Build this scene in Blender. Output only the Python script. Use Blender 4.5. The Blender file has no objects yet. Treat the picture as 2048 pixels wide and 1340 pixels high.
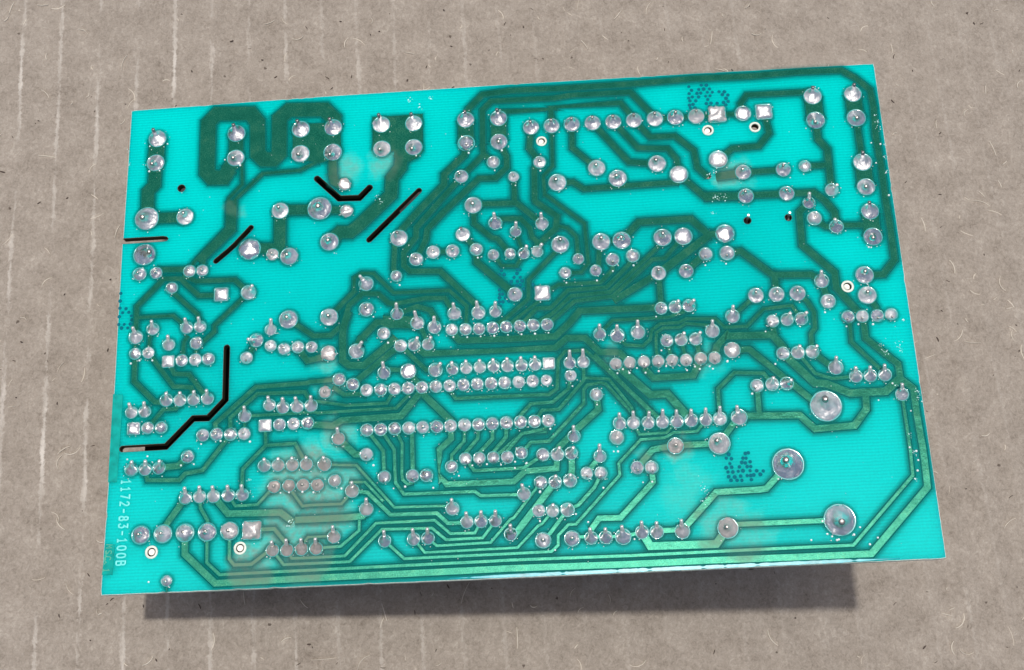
import bpy, bmesh, math, random
from mathutils import Vector, Matrix, noise
random.seed(7)
C = bpy.context.scene.collection
MM = 0.001
# ---------------------------------------------------------------- camera, sky, sun, exposure
CAM_LOC=[-0.030409, -0.075037, 0.241187]
CAM_ROT=[[0.992829, 0.001796, -0.119526], [-0.037235, 0.95479, -0.29494], [0.113593, 0.297276, 0.948011]]
BOARD_LOC=[-0.005881, -0.008652, 0.039223]
BOARD_TILT=0.174098
SUN=[-0.0976, 0.0915, 0.991]

cam_d = bpy.data.cameras.new('camera'); cam = bpy.data.objects.new('camera', cam_d); C.objects.link(cam)
cam_d.sensor_width = 36.0; cam_d.lens = 36.0 * 2340 / 2048; cam_d.clip_start = 0.01; cam_d.clip_end = 50
mw = Matrix(CAM_ROT).to_4x4(); mw.translation = Vector(CAM_LOC); cam.matrix_world = mw
bpy.context.scene.camera = cam
sun_v = Vector(SUN).normalized()
elev = math.asin(sun_v.z); azim = math.atan2(sun_v.x, sun_v.y)
w = bpy.data.worlds.new("World"); bpy.context.scene.world = w; w.use_nodes = True
nt = w.node_tree; bg = nt.nodes['Background']
sky = nt.nodes.new('ShaderNodeTexSky'); sky.sky_type = 'NISHITA'; sky.sun_disc = False
sky.sun_elevation = elev; sky.sun_rotation = azim; sky.air_density = 1.0; sky.dust_density = 4.5; sky.ozone_density = 0.3
nt.links.new(sky.outputs[0], bg.inputs[0]); bg.inputs[1].default_value = 0.115
sd = bpy.data.lights.new('sun', 'SUN'); sd.energy = 3.1; sd.angle = math.radians(2.2); sd.color = (1.0, 0.96, 0.9)
so = bpy.data.objects.new('sun', sd); C.objects.link(so); so.rotation_euler = sun_v.to_track_quat('Z', 'Y').to_euler()
so.location = sun_v * 2
vs = bpy.context.scene.view_settings; vs.view_transform = 'Standard'; vs.look = 'None'; vs.exposure = -0.29; vs.gamma = 1.0
vs.use_curve_mapping = False
# ---------------------------------------------------------------- measured data (mm in the plane of the board)
PADS='''
-66.96 40.39 1.76 c 1.50 -0.32 1.06
-67.08 35.24 1.75 c 1.49 -0.07 -0.96
-51.30 40.47 1.75 c 1.48 -0.21 1.10
-51.29 35.23 1.73 c 1.47 -0.10 -0.70
-38.61 40.53 1.76 c 1.50 -0.31 0.96
-38.62 35.30 1.80 c 1.53 -0.05 -0.86
-32.25 40.49 1.73 c 1.47 -0.35 0.97
-32.30 35.19 1.79 c 1.52 -0.22 -1.29
-68.17 23.59 2.32 c 1.97 -0.08 -0.57
-60.73 23.50 1.67 c 1.42 0.16 0.15
-68.23 16.21 2.13 c 1.81 1.73 -0.31
-68.92 12.31 1.34 d 0.91 0.00 0.00
-65.74 12.36 1.20 d 0.82 0.00 0.00
-59.35 12.35 1.22 d 0.83 0.00 0.00
-56.90 12.33 1.17 d 0.80 0.00 0.00
-62.58 9.18 1.17 d 0.80 0.00 0.00
-53.11 7.36 1.39 s 0.63 0.00 0.00
-47.96 7.43 1.46 p 2.10 1.30 0.63
-42.31 23.60 1.65 c 1.40 0.05 0.15
-34.74 23.58 2.30 c 1.96 0.08 -0.30
-47.98 16.10 2.11 f 0.84 0.00 0.00
-43.58 14.77 1.21 d* 0.83 0.00 0.00
-40.43 14.21 1.72 c 1.46 -0.10 -0.24
-65.77 1.26 1.21 p 2.10 0.40 0.97
-59.38 1.18 1.22 p 2.10 0.25 1.17
-56.86 1.23 1.20 p 2.10 0.23 1.21
-43.58 -0.11 1.14 p 2.10 0.51 1.43
-40.31 1.72 1.76 c 1.50 0.03 -0.01
-68.92 -0.16 1.34 p 2.10 0.09 1.36
-62.61 -1.93 1.20 p 2.10 0.44 1.11
-57.41 -1.93 1.24 d 0.84 0.74 -0.08
-68.84 -3.35 1.15 d 0.78 0.00 0.00
-66.37 -3.32 1.15 d 0.78 0.00 0.00
-62.56 -5.17 1.19 s 0.54 0.00 0.00
-60.01 -5.12 1.19 d 0.81 0.00 0.00
-57.48 -5.09 1.21 d 0.82 0.00 0.00
-55.04 -5.11 1.21 d 0.82 0.00 0.00
-46.22 -2.01 1.33 p 2.10 -1.04 -0.34
-47.94 -5.26 1.18 d 0.80 0.11 -0.70
-43.50 -3.22 1.14 d 0.77 0.00 0.00
-40.99 -3.94 1.18 d 0.80 0.00 0.00
-38.44 -3.73 1.20 d 0.82 0.00 0.00
-35.90 -3.87 1.13 d 0.77 0.00 0.00
-32.72 -5.21 1.47 f* 0.59 0.00 0.00
-62.53 -12.50 1.23 p 2.10 0.64 0.81
-60.00 -12.63 1.22 p 2.10 0.62 0.93
-57.49 -12.65 1.20 p 2.10 0.64 1.04
-54.92 -12.63 1.18 p 2.10 0.39 1.12
-68.87 -14.46 1.18 p 2.10 0.23 1.19
-66.43 -14.43 1.18 p 2.10 0.52 1.24
-68.28 -17.51 1.22 s 0.55 0.00 0.00
-65.72 -17.53 1.17 d 0.80 0.00 0.00
-63.22 -17.58 1.17 d 0.80 0.00 0.00
-47.93 -16.22 1.21 p 2.10 0.37 1.29
-43.46 -14.41 1.17 p 2.10 0.19 1.06
-40.99 -14.99 1.21 p 2.10 0.39 1.28
-38.38 -14.97 1.21 p 2.10 0.10 1.24
-35.86 -14.92 1.21 p 2.10 0.35 1.27
-44.15 -18.15 1.20 s 0.54 0.00 0.00
-41.53 -18.12 1.18 d 0.80 0.00 0.00
-38.97 -18.10 1.18 d 0.80 0.00 0.00
-36.42 -18.09 1.18 d 0.80 0.00 0.00
-55.48 -19.37 1.19 d 0.81 0.00 0.00
-52.98 -19.34 1.21 d 0.82 0.00 0.00
-50.41 -19.47 1.21 d 0.82 0.00 0.00
-47.94 -19.48 1.18 d 0.80 0.00 0.00
-58.10 -23.17 1.20 d 0.82 0.00 0.00
-68.28 -25.05 1.21 p 2.10 0.77 1.11
-65.74 -25.06 1.21 p 2.10 0.70 1.11
-63.24 -24.96 1.20 p 2.10 0.76 0.89
-44.12 -25.49 1.19 p 2.10 0.47 0.83
-41.65 -25.52 1.19 p 2.10 0.51 0.84
-39.08 -25.58 1.19 p 2.10 0.38 0.89
-36.55 -25.60 1.19 p 2.10 0.38 0.89
-33.30 -25.75 1.27 p* 2.10 0.23 0.90
-58.16 -30.58 1.19 p 2.10 0.43 1.48
-55.61 -30.48 1.19 p 2.10 0.50 1.47
-53.10 -30.55 1.19 p 2.10 0.33 1.44
-50.47 -30.50 1.19 p 2.10 0.38 1.37
-47.95 -30.51 1.19 p 2.10 0.40 1.36
-42.22 -29.33 1.18 d* 0.81 0.00 0.00
-39.60 -29.28 1.18 d* 0.80 0.00 0.00
-37.09 -29.29 1.18 d* 0.80 0.00 0.00
-34.53 -29.41 1.18 d* 0.80 0.00 0.00
-31.42 -28.80 1.18 d 0.80 0.00 0.00
-65.89 -36.80 1.65 d 1.12 0.00 0.00
-61.91 -36.77 1.64 d 1.12 0.00 0.00
-57.96 -36.77 1.64 d 1.12 0.00 0.00
-54.00 -36.80 1.64 d 1.11 0.00 0.00
-50.01 -36.81 1.63 d* 1.11 0.00 0.00
-46.06 -36.84 1.70 s* 0.76 0.00 0.00
-42.29 -40.51 1.17 p* 2.10 0.30 1.31
-39.75 -40.58 1.16 p* 2.10 0.27 1.59
-37.19 -40.53 1.16 p* 2.10 0.32 1.52
-34.61 -40.54 1.16 p* 2.10 0.26 1.52
-31.50 -38.63 1.18 p* 2.10 0.15 1.58
-60.84 -44.95 1.00 d 0.68 0.00 0.00
-22.82 40.45 1.72 c 1.46 -0.29 1.36
-16.51 40.28 1.67 c 1.42 -0.26 1.24
-22.73 35.28 1.71 c 1.45 -0.23 -0.88
-16.57 35.21 1.70 c 1.45 -0.16 -1.03
-29.93 28.26 1.23 f* 0.49 -0.40 0.46
-6.41 40.38 1.66 c 1.41 -0.00 0.96
-6.42 35.38 1.65 d 1.12 0.09 -0.77
-0.03 40.25 1.65 c 1.41 -0.15 1.05
-0.13 35.27 1.64 c 1.40 0.00 -0.75
-1.34 31.03 1.28 d 0.87 0.00 0.00
-7.54 28.46 1.35 c 1.15 -0.30 0.12
2.41 27.73 1.09 d 0.74 0.00 0.00
-32.78 16.65 1.77 c 1.50 -0.03 -0.23
-29.55 22.75 1.27 f* 0.51 0.00 0.00
-19.58 16.58 1.66 c 1.42 -0.17 0.55
-5.44 22.40 1.67 c 1.42 -0.04 -0.24
-16.40 12.15 1.33 d 0.90 0.00 0.00
-13.18 13.37 1.33 d 0.91 0.00 0.00
-9.55 13.40 1.31 d 0.89 0.00 0.00
-7.53 16.58 1.38 c 1.17 -0.23 0.77
-5.09 13.44 1.26 d 0.85 0.00 0.00
-1.39 18.49 1.31 p 2.10 -0.10 1.27
2.37 16.59 1.10 p 2.10 0.21 1.09
7.35 17.88 1.26 p 2.10 -0.09 1.34
-1.94 12.16 1.09 d 0.74 0.00 0.00
1.18 12.21 1.09 d 0.74 0.00 0.00
3.73 12.11 1.14 p 2.10 0.65 0.72
6.23 12.32 1.13 p 2.10 0.97 0.70
-20.17 9.06 1.10 d 0.75 0.00 0.00
-25.82 7.87 1.42 p 2.10 -0.87 0.93
-25.76 2.84 1.41 d 0.96 0.00 0.00
-32.71 1.72 1.66 c 1.42 0.10 -0.18
-20.09 1.64 1.20 p 2.10 0.16 1.42
-16.34 -0.34 1.29 p 2.10 -0.25 1.68
-13.21 -1.34 1.28 p 2.10 0.17 1.43
-9.49 1.11 1.28 p 2.10 0.01 1.35
-5.06 1.02 1.30 p 2.10 -0.17 1.55
-1.92 1.07 1.17 p 2.10 0.15 1.17
1.79 4.17 1.39 d 0.95 0.00 0.00
6.84 4.12 1.46 s 0.66 0.37 0.45
-10.03 -1.99 1.17 d 0.79 0.00 0.00
-7.50 -2.06 1.16 d 0.79 0.00 0.00
-5.04 -2.11 1.16 d 0.79 0.00 0.00
-2.54 -2.06 1.18 d 0.81 0.00 0.00
-0.06 -2.01 1.16 d 0.79 0.00 0.00
2.44 -1.99 1.16 d 0.79 0.00 0.00
4.90 -1.96 1.18 d 0.80 0.00 0.00
7.41 -1.99 1.18 d 0.80 0.00 0.00
-22.56 -1.99 1.22 d 0.83 0.00 0.00
-27.63 -5.14 1.46 p 2.10 1.40 1.16
-19.47 -4.54 1.21 d 0.82 0.00 0.00
-16.96 -4.49 1.21 p 2.10 0.86 0.76
-14.43 -4.54 1.16 p 2.10 0.77 0.78
-22.55 -9.46 1.21 p 2.10 0.05 1.48
-18.13 -9.42 1.45 f 0.58 0.00 0.00
-13.17 -9.46 1.33 p 2.10 1.20 0.68
-10.06 -9.40 1.15 p 2.10 0.07 0.69
-7.58 -9.39 1.15 p 2.10 0.12 0.82
-5.10 -9.37 1.15 p 2.10 0.12 0.78
-2.60 -9.34 1.15 p 2.10 0.03 0.78
-0.10 -9.41 1.17 p 2.10 0.04 0.89
2.44 -9.43 1.15 p 2.10 -0.03 0.96
4.91 -9.40 1.17 p 2.10 0.02 0.93
7.38 -9.35 1.14 s 0.51 0.00 0.00
-25.72 -12.56 1.18 d 0.80 0.00 0.00
-23.16 -12.63 1.18 d 0.80 0.00 0.00
-20.65 -12.60 1.18 d 0.80 0.00 0.00
-18.17 -12.59 1.18 d 0.80 0.00 0.00
-15.67 -12.57 1.17 d 0.80 0.00 0.00
-13.14 -12.54 1.17 d 0.80 0.00 0.00
-10.64 -12.54 1.17 d 0.80 0.00 0.00
-8.15 -12.51 1.17 d 0.80 0.00 0.00
-5.67 -12.48 1.17 d 0.79 0.00 0.00
-3.14 -12.50 1.17 d 0.79 0.00 0.00
-0.72 -12.52 1.17 d 0.79 0.00 0.00
1.81 -12.52 1.16 d 0.79 0.00 0.00
4.34 -12.49 1.16 d 0.79 0.00 0.00
6.82 -12.47 1.05 d 0.72 0.00 0.00
-25.68 -19.93 1.19 d 0.81 0.00 0.00
-23.20 -19.95 1.19 d 0.81 0.00 0.00
-20.67 -19.92 1.19 d 0.81 0.00 0.00
-18.14 -19.94 1.19 d 0.81 0.00 0.00
-15.62 -19.93 1.18 d 0.81 0.00 0.00
-13.10 -19.95 1.18 d 0.80 0.00 0.00
-10.65 -19.92 1.18 d 0.80 0.00 0.00
-8.13 -19.89 1.18 d 0.80 0.00 0.00
-5.63 -19.95 1.18 d 0.80 0.00 0.00
-3.16 -19.92 1.18 d 0.80 0.00 0.00
-0.65 -19.87 1.18 d 0.80 0.00 0.00
1.85 -19.88 1.17 d 0.80 0.00 0.00
4.35 -19.90 1.17 d 0.80 0.00 0.00
6.80 -19.87 1.17 d 0.80 0.00 0.00
-30.75 -10.28 1.21 d 0.82 0.00 0.00
-28.24 -11.38 1.21 d 0.82 0.00 0.00
-33.30 -12.55 1.16 d* 0.79 0.00 0.00
-30.83 -21.23 1.21 p* 2.10 0.18 1.53
-25.77 -24.36 1.20 d 0.82 0.05 -0.72
-10.64 -27.30 1.13 d 0.77 0.00 0.00
-8.12 -26.00 1.13 d 0.77 0.13 -0.66
-5.67 -26.01 1.12 d 0.76 0.11 -0.67
-3.19 -26.02 1.12 d 0.76 0.08 -0.67
-0.70 -26.08 1.16 d 0.79 0.06 -0.70
1.80 -25.44 1.12 d 0.76 0.00 0.00
-22.58 -28.57 1.17 d 0.80 0.06 -0.70
-17.55 -28.59 1.19 d 0.81 0.08 -0.71
-15.10 -28.63 1.17 d 0.80 0.00 0.00
-28.29 -30.75 1.26 p* 2.10 0.25 1.25
-25.80 -34.10 1.25 p* 2.10 0.34 1.58
-22.59 -39.77 1.13 p 2.10 0.16 1.51
-17.51 -39.68 1.15 p 2.10 0.06 1.51
-15.02 -39.62 1.15 p 2.10 0.15 1.44
-10.63 -34.69 1.22 p 2.10 0.05 1.37
-8.15 -37.15 1.15 p 2.10 0.05 1.39
-5.70 -37.15 1.15 p 2.10 0.18 1.48
-3.19 -37.16 1.11 p 2.10 0.16 1.48
-0.62 -39.60 1.16 p 2.10 0.08 1.39
6.14 37.90 1.55 c 1.32 -0.04 0.49
10.09 37.94 1.55 c 1.32 -0.06 0.49
14.00 37.99 1.54 c 1.31 -0.07 0.52
17.98 38.00 1.54 c 1.31 -0.09 0.54
21.93 37.96 1.54 c 1.31 -0.09 0.52
25.88 38.03 1.54 c 1.30 -0.09 0.44
29.89 38.07 1.58 c 1.34 -0.11 0.42
33.80 38.08 1.58 c 1.34 -0.07 0.39
37.74 38.07 1.57 c* 1.34 -0.08 0.44
41.74 38.16 1.68 s* 0.76 0.00 0.00
46.61 38.08 1.57 f 0.63 0.00 0.00
7.48 30.45 1.25 d 0.85 0.00 0.00
10.63 26.01 1.73 c 1.47 -0.27 -0.03
18.20 28.55 1.66 c 1.41 -0.13 -0.02
22.02 26.15 1.72 c 1.46 -0.31 -0.03
29.62 28.68 1.70 c 1.44 -0.31 0.09
33.51 26.21 1.76 f 0.70 0.00 0.00
41.10 28.81 1.78 f 0.71 0.00 0.00
45.50 25.88 1.50 c 1.27 -0.26 0.17
45.54 21.02 1.46 c 1.24 -0.22 0.33
10.56 13.47 1.68 c 1.43 0.05 0.45
13.76 10.41 1.08 d 0.74 0.00 0.00
11.21 7.80 1.12 d 0.76 0.00 0.00
18.16 13.54 1.67 c 1.42 0.02 0.28
21.96 13.60 1.67 c 1.42 -0.15 0.12
16.84 7.94 1.12 d 0.76 0.00 0.00
20.04 9.87 1.28 d 0.87 -0.03 -0.77
23.80 10.41 1.28 d 0.87 0.00 0.00
29.53 13.69 1.68 c 1.43 -0.02 0.27
33.35 13.70 1.68 f 0.67 0.00 0.00
41.00 13.79 1.74 f 0.70 0.00 0.00
37.14 9.92 1.29 d 0.88 -0.17 -0.76
41.05 9.90 1.40 d 0.95 -0.20 -0.81
28.27 6.74 1.38 c 1.17 -0.05 0.22
33.32 6.84 1.33 c 1.13 -0.14 0.19
40.92 -2.30 1.31 p 2.10 -0.01 1.39
28.23 -0.06 1.19 d 0.81 0.00 0.00
30.76 0.03 1.19 p 2.10 0.55 0.55
33.26 0.12 1.19 p 2.10 0.84 0.41
16.83 -4.31 1.15 p 2.10 0.00 1.19
20.01 -4.72 1.32 p 2.10 -0.08 1.31
23.73 -4.35 1.32 p 2.10 -0.04 1.65
37.08 -4.86 1.31 p 2.10 -0.09 1.41
11.15 -9.44 1.14 p 2.10 0.05 1.79
13.61 -9.42 1.16 p 2.10 -0.05 1.86
11.18 -11.84 1.09 d 0.74 0.00 0.00
15.56 -15.57 1.17 d 0.80 0.00 0.00
28.80 -6.24 1.18 d 0.80 0.00 0.00
31.37 -6.20 1.18 p 2.10 0.46 0.71
33.95 -6.23 1.18 p 2.10 0.78 0.69
19.40 -10.12 1.16 d* 0.79 0.05 -0.69
21.90 -10.03 1.16 d* 0.79 -0.06 -0.69
24.42 -9.98 1.15 d* 0.79 0.03 -0.69
26.95 -10.00 1.15 d* 0.78 -0.05 -0.69
29.45 -9.98 1.15 d* 0.78 -0.06 -0.69
31.95 -10.05 1.15 d* 0.78 -0.03 -0.69
34.55 -9.92 1.17 d* 0.80 -0.06 -0.70
37.05 -9.94 1.17 d* 0.79 -0.07 -0.70
40.27 -8.64 1.47 f* 0.59 0.00 0.00
19.36 -21.00 1.18 p 2.10 -0.03 1.39
21.81 -21.01 1.18 p 2.10 -0.06 1.61
24.39 -21.10 1.18 p 2.10 0.17 1.49
26.92 -21.12 1.20 p 2.10 0.00 1.78
29.45 -21.14 1.20 p 2.10 -0.16 1.57
31.96 -21.09 1.22 p 2.10 -0.10 1.49
34.53 -21.11 1.17 p 2.10 -0.13 1.60
36.99 -21.06 1.24 p 2.10 -0.11 1.75
40.35 -20.97 1.45 p 2.10 -0.51 1.62
18.70 -23.50 1.29 d* 0.87 0.00 0.00
36.49 -25.48 1.91 c* 1.62 -0.58 0.23
28.83 -25.53 1.45 d* 0.98 0.00 0.00
11.21 -22.90 1.14 p 2.10 -0.01 1.41
5.56 -25.95 1.16 d 0.79 -0.59 -0.37
8.10 -26.03 1.20 p 2.10 0.45 0.86
10.55 -25.93 1.16 p 2.10 0.44 0.64
15.57 -26.73 1.13 p 2.10 -0.05 1.75
13.09 -29.60 1.11 d 0.75 -0.01 -0.66
15.54 -29.71 1.13 d 0.77 -0.05 -0.67
21.91 -29.05 1.15 d 0.78 0.08 -0.68
24.41 -29.17 1.19 d 0.81 0.08 -0.71
4.96 -30.82 1.15 d 0.78 -0.51 -0.47
7.48 -30.88 1.17 p 2.10 0.19 0.73
10.09 -30.74 1.21 p 2.10 0.13 0.69
1.95 -32.72 1.19 p 2.10 -0.22 1.37
4.42 -35.75 1.15 d 0.78 0.00 0.00
6.81 -35.89 1.14 p 2.10 0.14 0.79
9.40 -35.84 1.23 p 2.10 0.43 0.50
4.93 -40.90 1.37 d 0.93 0.00 0.00
9.94 -40.81 1.36 d 0.93 0.00 0.00
13.20 -40.85 1.15 p 2.10 -0.14 1.40
15.71 -40.86 1.17 p 2.10 -0.06 1.29
18.69 -40.89 1.38 p 2.10 -0.21 1.61
21.97 -40.30 1.19 p 2.10 -0.09 1.59
24.50 -40.31 1.19 p 2.10 -0.08 1.38
28.86 -40.41 1.31 p* 2.10 -0.24 1.70
36.63 -40.24 1.76 c* 1.50 -0.38 0.02
50.56 38.17 1.61 s 0.72 0.00 0.00
60.07 40.80 1.72 c 1.46 -0.11 1.02
67.66 40.74 1.65 c 1.40 0.02 1.17
60.07 35.71 1.75 c 1.49 -0.47 -1.12
67.67 35.70 1.77 c 1.51 -0.37 -0.89
52.97 25.92 1.40 c 1.19 -0.16 0.33
57.02 26.35 1.17 d 0.80 0.00 0.00
67.73 26.50 1.75 c 1.49 -0.18 1.25
67.74 21.47 1.67 c 1.42 -0.46 -0.61
61.41 21.26 1.27 p 2.10 0.66 0.12
53.09 21.06 1.43 c 1.22 -0.24 0.21
56.95 18.94 1.16 p 2.10 -0.14 1.17
57.60 15.79 1.38 d 0.94 0.00 0.00
61.40 13.91 1.33 p 2.10 -0.62 0.74
67.83 16.54 1.61 c 1.37 -0.28 1.13
67.75 11.54 1.71 c 1.46 -0.45 -0.87
57.54 3.52 1.35 p 2.10 -0.32 1.25
58.22 -0.43 1.37 d 0.93 0.00 0.00
45.46 1.40 1.42 c 1.21 -0.14 0.29
49.19 1.42 1.42 c 1.21 -0.06 0.17
52.96 1.39 1.44 c 1.22 -0.23 0.22
65.29 4.19 1.65 c 1.41 -0.22 0.25
65.29 0.32 1.67 c 1.42 -0.24 0.15
61.40 -3.58 1.19 d 0.81 -0.34 -0.63
63.95 -3.61 1.18 d 0.81 -0.30 -0.64
66.59 -3.65 1.18 d 0.80 -0.15 -0.69
69.04 -3.55 1.18 d 0.80 -0.13 -0.70
47.95 -3.63 1.19 d 0.81 -0.56 -0.45
50.58 -3.48 1.19 p 2.10 0.33 0.61
53.11 -3.46 1.21 p 2.10 0.71 0.54
49.17 -9.74 1.20 d 0.82 -0.55 -0.47
51.82 -9.73 1.22 p 2.10 0.10 0.69
54.37 -9.75 1.22 p 2.10 0.57 0.55
58.14 -12.83 1.34 p 2.10 -0.15 1.44
61.45 -14.62 1.19 p 2.10 -0.36 1.16
63.97 -14.64 1.19 p 2.10 -0.34 1.16
66.53 -14.62 1.19 p 2.10 -0.40 1.34
44.02 -15.44 1.20 d 0.81 -0.44 -0.57
46.72 -15.31 1.22 p 2.10 -0.03 0.74
49.25 -15.31 1.22 p 2.10 0.56 0.13
55.63 -19.71 2.75 c 2.34 -0.59 0.67
69.01 -18.31 1.18 p 2.10 -0.30 1.46
47.98 -29.70 2.72 c 2.31 -0.80 0.30
55.66 -39.71 2.69 c 2.29 -0.24 -0.66
'''
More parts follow.
